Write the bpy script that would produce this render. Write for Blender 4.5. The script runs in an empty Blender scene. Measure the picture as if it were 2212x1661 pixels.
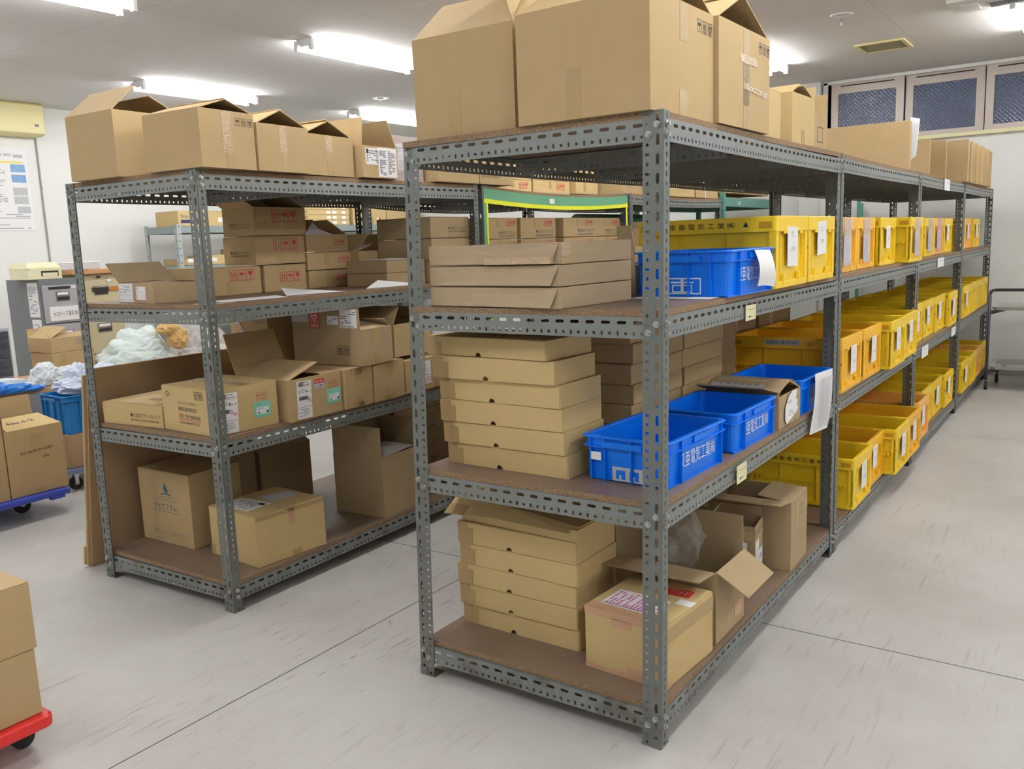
import bpy, bmesh, math, random
from mathutils import Vector, Matrix, noise
R = math.radians
SC = bpy.context.scene
COL = SC.collection
# ------------------------------------------------------------------ camera, world, exposure
cam_d = bpy.data.cameras.new('camera'); cam = bpy.data.objects.new('camera', cam_d); COL.objects.link(cam)
cam_d.sensor_fit = 'HORIZONTAL'; cam_d.sensor_width = 36.0; cam_d.lens = 36.0 * 1878.18 / 2212; cam_d.clip_start = 0.05; cam_d.clip_end = 60
_y, _p, _r = 0.6104, -0.1613, -0.0383
_f = Vector((math.cos(_p)*math.cos(_y), math.cos(_p)*math.sin(_y), math.sin(_p)))
_rt = _f.cross(Vector((0, 0, 1))).normalized(); _u = _rt.cross(_f)
_r2 = _rt*math.cos(_r) + _u*math.sin(_r); _u2 = -_rt*math.sin(_r) + _u*math.cos(_r)
M = Matrix((_r2, _u2, -_f)).transposed().to_4x4(); M.translation = Vector((-2.1439, -1.0068, 1.4726))
cam.matrix_world = M
SC.camera = cam
SC.view_settings.view_transform = 'Standard'; SC.view_settings.look = 'None'
SC.view_settings.gamma = 1; SC.view_settings.use_curve_mapping = False
SC.view_settings.exposure = 0.0
TUBE = 56.0                                     # strength of the fluorescent tubes
w = bpy.data.worlds.new('night'); SC.world = w; w.use_nodes = True
w.node_tree.nodes['Background'].inputs[0].default_value = (0.02, 0.035, 0.07, 1)
w.node_tree.nodes['Background'].inputs[1].default_value = 0.5

# ------------------------------------------------------------------ materials
def lin(c):
    return tuple(((v/255)/12.92 if v/255 <= .04045 else ((v/255+.055)/1.055)**2.4) for v in c)
def mat(name, rgb, rough=.6, metal=0, var=.08, scale=8, bump=0, bscale=60, spec=.5, trans=0, alpha=1, emit=None, stretch=None, rand=0):
    m = bpy.data.materials.new(name); m.use_nodes = True; nt = m.node_tree; N = nt.nodes; Lk = nt.links
    b = N['Principled BSDF']; c = lin(rgb)
    b.inputs['Roughness'].default_value = rough; b.inputs['Metallic'].default_value = metal
    b.inputs['Specular IOR Level'].default_value = spec
    b.inputs['Transmission Weight'].default_value = trans; b.inputs['Alpha'].default_value = alpha
    tc = N.new('ShaderNodeTexCoord'); mp = N.new('ShaderNodeMapping'); Lk.new(tc.outputs['Object'], mp.inputs[0])
    if stretch: mp.inputs['Scale'].default_value = stretch
    n = N.new('ShaderNodeTexNoise'); n.inputs['Scale'].default_value = scale; n.inputs['Detail'].default_value = 6; Lk.new(mp.outputs[0], n.inputs[0])
    mx = N.new('ShaderNodeMix'); mx.data_type = 'RGBA'
    mx.inputs[6].default_value = (*[v*(1-var) for v in c], 1); mx.inputs[7].default_value = (*[min(1, v*(1+var)) for v in c], 1)
    Lk.new(n.outputs['Fac'], mx.inputs[0]); out = mx.outputs[2]
    if rand:
        oi = N.new('ShaderNodeObjectInfo'); hs = N.new('ShaderNodeHueSaturation'); mr = N.new('ShaderNodeMapRange')
        mr.inputs[3].default_value = 1-rand; mr.inputs[4].default_value = 1+rand
        Lk.new(oi.outputs['Random'], mr.inputs[0]); Lk.new(mr.outputs[0], hs.inputs['Value']); Lk.new(out, hs.inputs['Color']); out = hs.outputs[0]
    Lk.new(out, b.inputs['Base Color'])
    if bump:
        n2 = N.new('ShaderNodeTexNoise'); n2.inputs['Scale'].default_value = bscale; n2.inputs['Detail'].default_value = 4; Lk.new(mp.outputs[0], n2.inputs[0])
        bp = N.new('ShaderNodeBump'); bp.inputs['Strength'].default_value = bump; bp.inputs['Distance'].default_value = .004
        Lk.new(n2.outputs['Fac'], bp.inputs['Height']); Lk.new(bp.outputs[0], b.inputs['Normal'])
    if emit:
        b.inputs['Emission Color'].default_value = (*lin(emit[0]), 1); b.inputs['Emission Strength'].default_value = emit[1]
    return m
def kraft(name, rgb, **k):
    d = dict(rough=.75, var=.05, scale=14, bump=.12, bscale=5, spec=.25, rand=.03); d.update(k)
    return mat(name, rgb, **d)
K = dict(
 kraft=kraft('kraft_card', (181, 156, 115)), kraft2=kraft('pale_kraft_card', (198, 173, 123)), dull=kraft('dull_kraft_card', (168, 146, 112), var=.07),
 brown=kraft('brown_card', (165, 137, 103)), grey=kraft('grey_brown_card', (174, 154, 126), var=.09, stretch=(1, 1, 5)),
 cream=kraft('cream_card', (222, 196, 148)), white=mat('white_paper', (236, 235, 236), .7, var=.02),
 edge=kraft('card_edge', (150, 118, 78), var=.25, scale=120),
 tape=mat('parcel_tape', (172, 146, 100), .28, var=.05, spec=.5, bump=.25, bscale=25),
 ptape=mat('pink_craft_tape', (192, 152, 120), .5, var=.08),
 shiny=mat('clear_tape', (186, 160, 122), .10, var=.08, scale=60, spec=1.0, bump=1.0, bscale=120),
 steel=mat('grey_green_steel', (113, 117, 114), .42, .28, var=.07, scale=5, bump=.06, bscale=90, spec=.5),
 beam=mat('pale_grey_steel', (128, 133, 131), .40, .28, var=.07, scale=6, bump=.05, spec=.5),
 bolt=mat('zinc_bolt', (190, 190, 186), .3, .9, var=.1),
 ink=mat('black_ink', (40, 38, 38), .6, var=0), red=mat('red_ink', (190, 50, 60), .6, var=.05), blueink=mat('navy_ink', (45, 50, 95), .6, var=0),
 teal=mat('teal_ink', (30, 105, 120), .6, var=0), greyink=mat('grey_ink', (135, 135, 140), .7, var=0), pinkink=mat('magenta_ink', (200, 110, 160), .7, var=0),
 mint=mat('mint_label', (125, 205, 175), .6, var=.02), redlab=mat('red_label', (205, 55, 45), .5, var=.03), silver=mat('grey_label', (190, 190, 195), .45, var=.05),
 whiteink=mat('white_ink', (225, 232, 240), .6, var=.02), stamp=mat('red_stamp_ink', (170, 75, 55), .7, var=.1),
 blue=mat('blue_plastic', (0, 116, 236), .34, var=.04, spec=.35, scale=4), blue2=mat('sky_blue_plastic', (20, 110, 175), .4, var=.05),
 yel=mat('yellow_plastic', (240, 202, 38), .38, var=.05, spec=.45, scale=5, rand=.03), ora=mat('amber_plastic', (243, 186, 42), .38, var=.05, spec=.45, scale=5, rand=.03),
 yel2=mat('dark_yellow_recess', (190, 140, 25), .5, var=.06), peach=mat('orange_plastic', (245, 180, 85), .4, var=.05),
 wallm=mat('white_wall_paint', (232, 232, 228), .8, var=.015, scale=2, bump=.05, bscale=120),
 frame=mat('aluminium_sash', (196, 184, 176), .45, .3, var=.03), cable=mat('grey_cable', (150, 150, 148), .6),
 green=mat('green_paint', (100, 160, 125), .5, var=.06), dgreen=mat('teal_green_steel', (95, 150, 135), .45, .1, var=.06), stripe=mat('yellow_reflective_tape', (235, 240, 40), .4, var=.03),
 heavy=mat('smooth_grey_steel', (140, 152, 152), .45, .2, var=.06), postm=mat('light_grey_post', (165, 172, 170), .45, .2, var=.08),
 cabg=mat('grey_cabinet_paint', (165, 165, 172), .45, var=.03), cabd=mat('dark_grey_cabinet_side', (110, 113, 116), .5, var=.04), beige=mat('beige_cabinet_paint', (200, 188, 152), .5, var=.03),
 wood=mat('pale_wood', (190, 145, 98), .6, var=.1, stretch=(1, 6, 6)), ivory=mat('ivory_plastic', (228, 223, 186), .45, var=.02), ivory2=mat('aged_ivory_plastic', (226, 215, 156), .4, var=.03),
 black=mat('black_rubber', (28, 28, 30), .6, var=.1), dark=mat('dark_gap', (38, 36, 34), .7, var=.1), chrome=mat('chrome', (200, 200, 200), .2, 1, var=.02),
 redp=mat('red_plastic', (215, 42, 38), .35, var=.05), dolly=mat('navy_blue_plastic', (48, 68, 165), .4, var=.05), gdolly=mat('grey_blue_metal', (120, 132, 165), .4, .3, var=.06),
 cartpost=mat('charcoal_tube', (70, 68, 78), .4, .3, var=.05), carttop=mat('light_grey_tray', (178, 182, 178), .45, .1, var=.04),
 smoke=mat('smoked_drawer', (70, 74, 76), .25, var=.15, scale=30), whitep=mat('white_enamel', (235, 235, 235), .35, var=.01),
 foam=mat('white_foam', (235, 238, 245), .8, var=.02), wrap=mat('bubble_wrap', (225, 232, 232), .25, var=.06, scale=12, spec=.8, bump=.6, bscale=40),
 mintwrap=mat('pale_green_foam_sheet', (222, 234, 230), .4, var=.04, scale=7, bump=.3, bscale=12), lilac=mat('blue_tinted_film', (210, 218, 238), .2, var=.1, scale=12, spec=.9, bump=.7, bscale=50),
 bluefilm=mat('bright_blue_film', (20, 120, 215), .2, var=.15, spec=.8, bump=.6), greysheet=mat('grey_foam_sheet', (188, 183, 178), .6, var=.05), brownpaper=mat('crumpled_brown_paper', (215, 175, 110), .7, var=.08, scale=20),
 vent=mat('vent_grille', (150, 142, 110), .6, var=.1), cream2=mat('cream_tag', (228, 222, 178), .6, var=.03), amberbit=mat('amber_folder', (185, 120, 45), .6, var=.1),
 posty=mat('poster_yellow', (238, 215, 90), .6), postb=mat('poster_blue', (125, 165, 205), .6, var=.3, scale=30), postg=mat('poster_grey', (185, 188, 190), .6, var=.1, scale=30),
)
def nodes_of(m): return m.node_tree.nodes, m.node_tree.links, m.node_tree.nodes['Principled BSDF']
# steel: grime and rust that belong to the metal
for key in ('steel', 'beam'):
    N, Lk, b = nodes_of(K[key])
    src = b.inputs['Base Color'].links[0].from_socket
    g = N.new('ShaderNodeNewGeometry'); sp = N.new('ShaderNodeSeparateXYZ'); Lk.new(g.outputs['Position'], sp.inputs[0])
    n = N.new('ShaderNodeTexNoise'); n.inputs['Scale'].default_value = 9; n.inputs['Detail'].default_value = 9; n.inputs['Roughness'].default_value = .7; Lk.new(g.outputs['Position'], n.inputs[0])
    mr = N.new('ShaderNodeMapRange'); mr.inputs[1].default_value = 0; mr.inputs[2].default_value = .55; mr.inputs[3].default_value = .13; mr.inputs[4].default_value = -.11; Lk.new(sp.outputs[2], mr.inputs[0])
    ad = N.new('ShaderNodeMath'); ad.operation = 'ADD'; Lk.new(n.outputs['Fac'], ad.inputs[0]); Lk.new(mr.outputs[0], ad.inputs[1])
    r = N.new('ShaderNodeMapRange'); r.inputs[1].default_value = .56; r.inputs[2].default_value = .74; r.inputs[4].default_value = .62; Lk.new(ad.outputs[0], r.inputs[0])
    mx = N.new('ShaderNodeMix'); mx.data_type = 'RGBA'; mx.inputs[7].default_value = (*lin((88, 72, 58)), 1)
    Lk.new(r.outputs[0], mx.inputs[0]); Lk.new(src, mx.inputs[6]); Lk.new(mx.outputs[2], b.inputs['Base Color'])
def chipmat(name, c1, c2, sc):
    m = mat(name, c1, .8, var=.1); N, Lk, b = nodes_of(m)
    v = N.new('ShaderNodeTexVoronoi'); v.inputs['Scale'].default_value = sc; g = N.new('ShaderNodeTexCoord'); mp = N.new('ShaderNodeMapping'); mp.inputs['Scale'].default_value = (1, 1, 2.2)
    Lk.new(g.outputs['Object'], mp.inputs[0]); Lk.new(mp.outputs[0], v.inputs[0]); mx = N.new('ShaderNodeMix'); mx.data_type = 'RGBA'
    mx.inputs[6].default_value = (*lin(c1), 1); mx.inputs[7].default_value = (*lin(c2), 1)
    sp = N.new('ShaderNodeSeparateColor'); Lk.new(v.outputs['Color'], sp.inputs[0]); Lk.new(sp.outputs[0], mx.inputs[0]); Lk.new(mx.outputs[2], b.inputs['Base Color'])
    return m
K['chip'] = chipmat('particle_board_edge', (160, 131, 99), (100, 80, 60), 300)
K['board'] = mat('brown_hardboard', (122, 102, 86), .45, var=.08, scale=3.5, bump=.04)
# floor: power-floated concrete with saw-cut joints and wheel scuffs
def floor_mat():
    m = mat('scuffed_concrete', (196, 193, 189), .38, var=.05, scale=1.3, spec=.35); N, Lk, b = nodes_of(m)
    src = b.inputs['Base Color'].links[0].from_socket
    g = N.new('ShaderNodeNewGeometry'); P = g.outputs['Position']
    def mathn(op, a, bb=None, c=None):
        n = N.new('ShaderNodeMath'); n.operation = op
        for i, v in enumerate((a, bb, c)):
            if v is None: continue
            if isinstance(v, (int, float)): n.inputs[i].default_value = v
            else: Lk.new(v, n.inputs[i])
        return n.outputs[0]
    def scuff(scale, thr, dist, stretch, off, mscale, mthr):
        mp = N.new('ShaderNodeMapping'); mp.inputs['Scale'].default_value = stretch; mp.inputs['Location'].default_value = off; Lk.new(P, mp.inputs[0])
        n = N.new('ShaderNodeTexNoise'); n.inputs['Scale'].default_value = scale; n.inputs['Detail'].default_value = 1.5; n.inputs['Distortion'].default_value = dist; Lk.new(mp.outputs[0], n.inputs[0])
        a = mathn('ABSOLUTE', mathn('SUBTRACT', n.outputs['Fac'], .5))
        ln = mathn('SUBTRACT', 1, mathn('SMOOTH_MIN', mathn('DIVIDE', a, thr), 1, .2))
        k = N.new('ShaderNodeTexNoise'); k.inputs['Scale'].default_value = mscale; k.inputs['Detail'].default_value = 5; Lk.new(mp.outputs[0], k.inputs[0])
        mk = N.new('ShaderNodeMapRange'); mk.inputs[1].default_value = mthr; mk.inputs[2].default_value = mthr+.12; Lk.new(k.outputs['Fac'], mk.inputs[0])
        return mathn('MULTIPLY', mathn('MAXIMUM', ln, 0), mk.outputs[0])
    def streak(scale, rot, st, thr, off, mscale, mthr, dist=.25):
        mp = N.new('ShaderNodeMapping'); mp.inputs['Rotation'].default_value = (0, 0, R(rot)); mp.inputs['Scale'].default_value = (1, st, 1); mp.inputs['Location'].default_value = off; Lk.new(P, mp.inputs[0])
        n = N.new('ShaderNodeTexNoise'); n.inputs['Scale'].default_value = scale; n.inputs['Detail'].default_value = 2; n.inputs['Distortion'].default_value = dist; Lk.new(mp.outputs[0], n.inputs[0])
        a = N.new('ShaderNodeMapRange'); a.inputs[1].default_value = thr; a.inputs[2].default_value = thr+.06; Lk.new(n.outputs['Fac'], a.inputs[0])
        k = N.new('ShaderNodeTexNoise'); k.inputs['Scale'].default_value = mscale; k.inputs['Detail'].default_value = 3; Lk.new(P, k.inputs[0])
        mk = N.new('ShaderNodeMapRange'); mk.inputs[1].default_value = mthr; mk.inputs[2].default_value = mthr+.12; Lk.new(k.outputs['Fac'], mk.inputs[0])
        return mathn('MULTIPLY', a.outputs[0], mk.outputs[0])
    s1 = mathn('MULTIPLY', scuff(.8, .0025, .9, (1, 1.3, 1), (3, 1, 0), 1.1, .52), .6)
    s2 = mathn('MAXIMUM', streak(2.6, 28, 17, .62, (7, 5, 0), 1.3, .50), streak(3.2, -36, 17, .625, (1, 2, 0), 1.6, .52))
    s3 = mathn('MAXIMUM', streak(3.0, 74, 18, .63, (4, 9, 0), 1.2, .53), streak(4.2, 8, 9, .67, (2, 14, 0), 1.9, .50, .8))
    s4 = scuff(9, .03, .3, (1, 2.5, 1), (1, 9, 0), 7, .64)
    sc = mathn('MAXIMUM', mathn('MAXIMUM', s1, s2), mathn('MAXIMUM', s3, s4))
    s5 = mathn('MAXIMUM', mathn('MAXIMUM', streak(3.4, 20, 14, .62, (8, 3, 0), 5.1, .50, 1.6), streak(2.9, -25, 13, .625, (3, 17, 0), 4.2, .50, 2.0)), mathn('MAXIMUM', streak(3.6, 58, 13, .63, (11, 6, 0), 5.5, .50, 1.6), scuff(1.9, .0022, .7, (1, 1.6, 1), (5, 31, 0), 3.4, .50)))
    vd = N.new('ShaderNodeVectorMath'); vd.operation = 'DISTANCE'; vd.inputs[1].default_value = (.25, 1.35, 0); Lk.new(P, vd.inputs[0])
    fo = N.new('ShaderNodeMapRange'); fo.inputs[1].default_value = .4; fo.inputs[2].default_value = 1.7; fo.inputs[3].default_value = 1; fo.inputs[4].default_value = 0; Lk.new(vd.outputs['Value'], fo.inputs[0])
    sc = mathn('MULTIPLY', mathn('MAXIMUM', sc, mathn('MULTIPLY', s5, fo.outputs[0])), mathn('ADD', .42, mathn('MULTIPLY', fo.outputs[0], .58)))
    mx = N.new('ShaderNodeMix'); mx.data_type = 'RGBA'; mx.inputs[7].default_value = (*lin((118, 106, 98)), 1)
    Lk.new(mathn('MULTIPLY', sc, .60), mx.inputs[0])
    # broad cloudy staining
    n = N.new('ShaderNodeTexNoise'); n.inputs['Scale'].default_value = .9; n.inputs['Detail'].default_value = 8; n.inputs['Roughness'].default_value = .65; Lk.new(P, n.inputs[0])
    cl = N.new('ShaderNodeMix'); cl.data_type = 'RGBA'; cl.blend_type = 'MULTIPLY'; cl.inputs[7].default_value = (.83, .81, .79, 1)
    mr = N.new('ShaderNodeMapRange'); mr.inputs[1].default_value = .42; mr.inputs[2].default_value = .68; Lk.new(n.outputs['Fac'], mr.inputs[0]); Lk.new(mr.outputs[0], cl.inputs[0]); Lk.new(src, cl.inputs[6]); Lk.new(cl.outputs[2], mx.inputs[6])
    sp = N.new('ShaderNodeSeparateXYZ'); Lk.new(P, sp.inputs[0])
    def joint(sock, off, period, wd):
        a = mathn('ABSOLUTE', mathn('SUBTRACT', mathn('MODULO', mathn('ADD', sock, 100*period-off+period/2), period), period/2))
        return mathn('LESS_THAN', a, wd)
    j = mathn('MAXIMUM', joint(sp.outputs[0], .955, 3.66, .0028), joint(sp.outputs[1], 1.333, 3.66, .0028))
    mj = N.new('ShaderNodeMix'); mj.data_type = 'RGBA'; mj.inputs[7].default_value = (*lin((78, 78, 78)), 1); Lk.new(j, mj.inputs[0]); Lk.new(mx.outputs[2], mj.inputs[6]); Lk.new(mj.outputs[2], b.inputs['Base Color'])
    r = N.new('ShaderNodeMapRange'); r.inputs[3].default_value = .34; r.inputs[4].default_value = .55; Lk.new(n.outputs['Fac'], r.inputs[0]); Lk.new(r.outputs[0], b.inputs['Roughness'])
    return m
K['floor'] = floor_mat()
def ceil_mat():
    m = mat('ceiling_board', (222, 220, 218), .85, var=.015, scale=4, bump=.15, bscale=45); N, Lk, b = nodes_of(m)
    src = b.inputs['Base Color'].links[0].from_socket
    g = N.new('ShaderNodeNewGeometry'); sp = N.new('ShaderNodeSeparateXYZ'); Lk.new(g.outputs['Position'], sp.inputs[0]); res = []
    for ax, off, per in ((1, .5, .9), (0, 1.3, 1.82)):
        a = N.new('ShaderNodeMath'); a.operation = 'ADD'; a.inputs[1].default_value = 100*per-off+per/2; Lk.new(sp.outputs[ax], a.inputs[0])
        q = N.new('ShaderNodeMath'); q.operation = 'MODULO'; q.inputs[1].default_value = per; Lk.new(a.outputs[0], q.inputs[0])
        c = N.new('ShaderNodeMath'); c.operation = 'COMPARE'; c.inputs[1].default_value = per/2; c.inputs[2].default_value = .0022; Lk.new(q.outputs[0], c.inputs[0]); res.append(c.outputs[0])
    mxm = N.new('ShaderNodeMath'); mxm.operation = 'MAXIMUM'; Lk.new(res[0], mxm.inputs[0]); Lk.new(res[1], mxm.inputs[1])
    mj = N.new('ShaderNodeMix'); mj.data_type = 'RGBA'; mj.inputs[7].default_value = (*lin((188, 184, 180)), 1); Lk.new(mxm.outputs[0], mj.inputs[0]); Lk.new(src, mj.inputs[6]); Lk.new(mj.outputs[2], b.inputs['Base Color'])
    return m
K['ceil'] = ceil_mat()
def pane_mat():
    m = mat('wired_night_glass', (66, 78, 104), .25, var=.15, scale=6, spec=.9); N, Lk, b = nodes_of(m)
    g = N.new('ShaderNodeNewGeometry'); mp = N.new('ShaderNodeMapping'); mp.inputs['Rotation'].default_value = (R(45), 0, 0); Lk.new(g.outputs['Position'], mp.inputs[0])
    hs = []
    for ax in 'YZ':
        wv = N.new('ShaderNodeTexWave'); wv.wave_type = 'BANDS'; wv.bands_direction = ax; wv.inputs['Scale'].default_value = 11; Lk.new(mp.outputs[0], wv.inputs[0]); hs.append(wv.outputs['Fac'])
    mm = N.new('ShaderNodeMath'); mm.operation = 'MAXIMUM'; Lk.new(hs[0], mm.inputs[0]); Lk.new(hs[1], mm.inputs[1])
    bp = N.new('ShaderNodeBump'); bp.inputs['Strength'].default_value = .35; bp.inputs['Distance'].default_value = .006; Lk.new(mm.outputs[0], bp.inputs['Height']); Lk.new(bp.outputs[0], b.inputs['Normal'])
    return m
K['pane'] = pane_mat()
def film_mat(name, rgb, a):
    m = mat(name, rgb, .08, var=.1, spec=1, bump=.6, bscale=50); m.node_tree.nodes['Principled BSDF'].inputs['Alpha'].default_value = a
    return m
K['clearfilm'] = film_mat('clear_plastic_film', (225, 225, 225), .14)
K['sleeve'] = film_mat('clear_label_sleeve', (230, 225, 240), .38)
K['lamp'] = mat('fluorescent_tube', (255, 255, 255), .4, emit=((250, 251, 252), TUBE))

# ------------------------------------------------------------------ mesh builder
class MB:
    def __init__(s): s.v = []; s.f = []; s.m = []; s.T = Matrix.Identity(4); s.mats = []; s.pc = []
    def mi(s, k):
        if k not in s.mats: s.mats.append(k)
        return s.mats.index(k)
    def add(s, vs, fs, k):
        o = len(s.v); i = s.mi(k); s.pc.append((o, o+len(vs), len(s.f), len(s.f)+len(fs)))
        s.v += [tuple(s.T @ Vector(p)) for p in vs]
        for f in fs: s.f.append([o+j for j in f]); s.m.append(i)
    def box(s, a, b, k):
        (x0, y0, z0), (x1, y1, z1) = a, b
        s.add([(x0, y0, z0), (x1, y0, z0), (x1, y1, z0), (x0, y1, z0), (x0, y0, z1), (x1, y0, z1), (x1, y1, z1), (x0, y1, z1)],
              [(0, 3, 2, 1), (4, 5, 6, 7), (0, 1, 5, 4), (1, 2, 6, 5), (2, 3, 7, 6), (3, 0, 4, 7)], k)
    def quad(s, p, k, t=0):
        if not t: s.add(p, [(0, 1, 2, 3)], k); return
        a, b, c = Vector(p[0]), Vector(p[1]), Vector(p[2]); n = (b-a).cross(c-a).normalized()*t
        q = [tuple(Vector(x)-n) for x in p]
        s.add(list(p)+q, [(0, 1, 2, 3), (7, 6, 5, 4), (0, 4, 5, 1), (1, 5, 6, 2), (2, 6, 7, 3), (3, 7, 4, 0)], k)
    def cyl(s, a, b, r, k, n=12, r2=None, cap=True):
        a, b = Vector(a), Vector(b); d = (b-a).normalized(); x = d.orthogonal().normalized(); y = d.cross(x); r2 = r if r2 is None else r2
        vs = [tuple(c+(x*math.cos(2*math.pi*i/n)+y*math.sin(2*math.pi*i/n))*rr) for c, rr in ((a, r), (b, r2)) for i in range(n)]
        fs = [(i, (i+1) % n, n+(i+1) % n, n+i) for i in range(n)]
        if cap: fs += [tuple(range(n))[::-1], tuple(range(n, 2*n))]
        s.add(vs, fs, k)
    def tube(s, pts, r, k, n=8):
        for a, b in zip(pts, pts[1:]): s.cyl(a, b, r, k, n)
    def loft(s, loops, k, cap0=True, cap1=False):
        n = len(loops[0]); vs = [p for l in loops for p in l]; fs = []
        for j in range(len(loops)-1):
            for i in range(n): fs.append((j*n+i, j*n+(i+1) % n, (j+1)*n+(i+1) % n, (j+1)*n+i))
        if cap0: fs.append(tuple(range(n))[::-1])
        if cap1: fs.append(tuple(range((len(loops)-1)*n, len(loops)*n)))
        s.add(vs, fs, k)
    def build(s, name, parent=None, bevel=0, smooth=False):
        me = bpy.data.meshes.new(name); me.from_pydata(s.v, [], s.f)
        for k in s.mats: me.materials.append(K[k])
        for p, i in zip(me.polygons, s.m): p.material_index = i; p.use_smooth = smooth
        if bevel:
            bm = bmesh.new(); bm.from_mesh(me); bmesh.ops.bevel(bm, geom=list(bm.edges), offset=bevel, segments=2, affect='EDGES', profile=.6); bm.to_mesh(me); bm.free()
        me.update()
        o = bpy.data.objects.new(name, me); COL.objects.link(o)
        if parent: o.parent = parent
        return o
def split_build(mb, name, parent, **k):
    # one object for every separate piece; pieces lying on or beside one another stay together
    bb = []
    for a, b, c, d in mb.pc:
        q = mb.v[a:b]; bb.append(([min(p[i] for p in q) for i in range(3)], [max(p[i] for p in q) for i in range(3)]))
    n = len(bb); par = list(range(n))
    def find(i):
        while par[i] != i: i = par[i]
        return i
    for i in range(n):
        for j in range(i):
            gap = max(max(bb[i][0][x]-bb[j][1][x], bb[j][0][x]-bb[i][1][x]) for x in range(3))
            if gap < .0025: par[find(i)] = find(j)
    out = []
    for r in sorted({find(i) for i in range(n)}):
        m = MB(); m.mats = list(mb.mats)
        for i in range(n):
            if find(i) != r: continue
            a, b, c, d = mb.pc[i]; o = len(m.v); m.v += mb.v[a:b]
            for f, mi in zip(mb.f[c:d], mb.m[c:d]): m.f.append([o+x-a for x in f]); m.m.append(mi)
        m.pc = []; out.append(m.build(name, parent, **k))
    return out
def print_on(o, mb):
    # printing belongs to the surface it is on: its faces join that part's mesh
    me = o.data; v0 = len(me.vertices); mats = [m for m in me.materials]
    bm = bmesh.new(); bm.from_mesh(me); ix = []
    for k in mb.mats:
        if K[k] not in mats: me.materials.append(K[k]); mats.append(K[k])
        ix.append(mats.index(K[k]))
    vs = [bm.verts.new(v) for v in mb.v]
    for f, m in zip(mb.f, mb.m):
        try: q = bm.faces.new([vs[i] for i in f]); q.material_index = ix[m]
        except ValueError: pass
    bm.to_mesh(me); bm.free(); me.update()
def tag(o, label, cat, group=None):
    o['label'] = label; o['category'] = cat
    if group: o['group'] = group
    return o
def thing(name, label, cat, loc=(0, 0, 0), rz=0, group=None):
    o = bpy.data.objects.new(name, None); COL.objects.link(o); o.location = loc; o.rotation_euler = (0, 0, rz); o.empty_display_size = .05
    return tag(o, label, cat, group)
def struct(name, mb, **k):
    o = mb.build(name, **k); o['kind'] = 'structure'; return o
def dup(root, loc, rz, label, group=None):
    r = root.copy(); COL.objects.link(r); r.location = loc; r.rotation_euler = (0, 0, rz); r['label'] = label
    if group: r['group'] = group
    for ch in list(root.children):
        c = ch.copy(); COL.objects.link(c); c.parent = r
        for g in list(ch.children):
            d = g.copy(); COL.objects.link(d); d.parent = c
    return r
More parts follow.
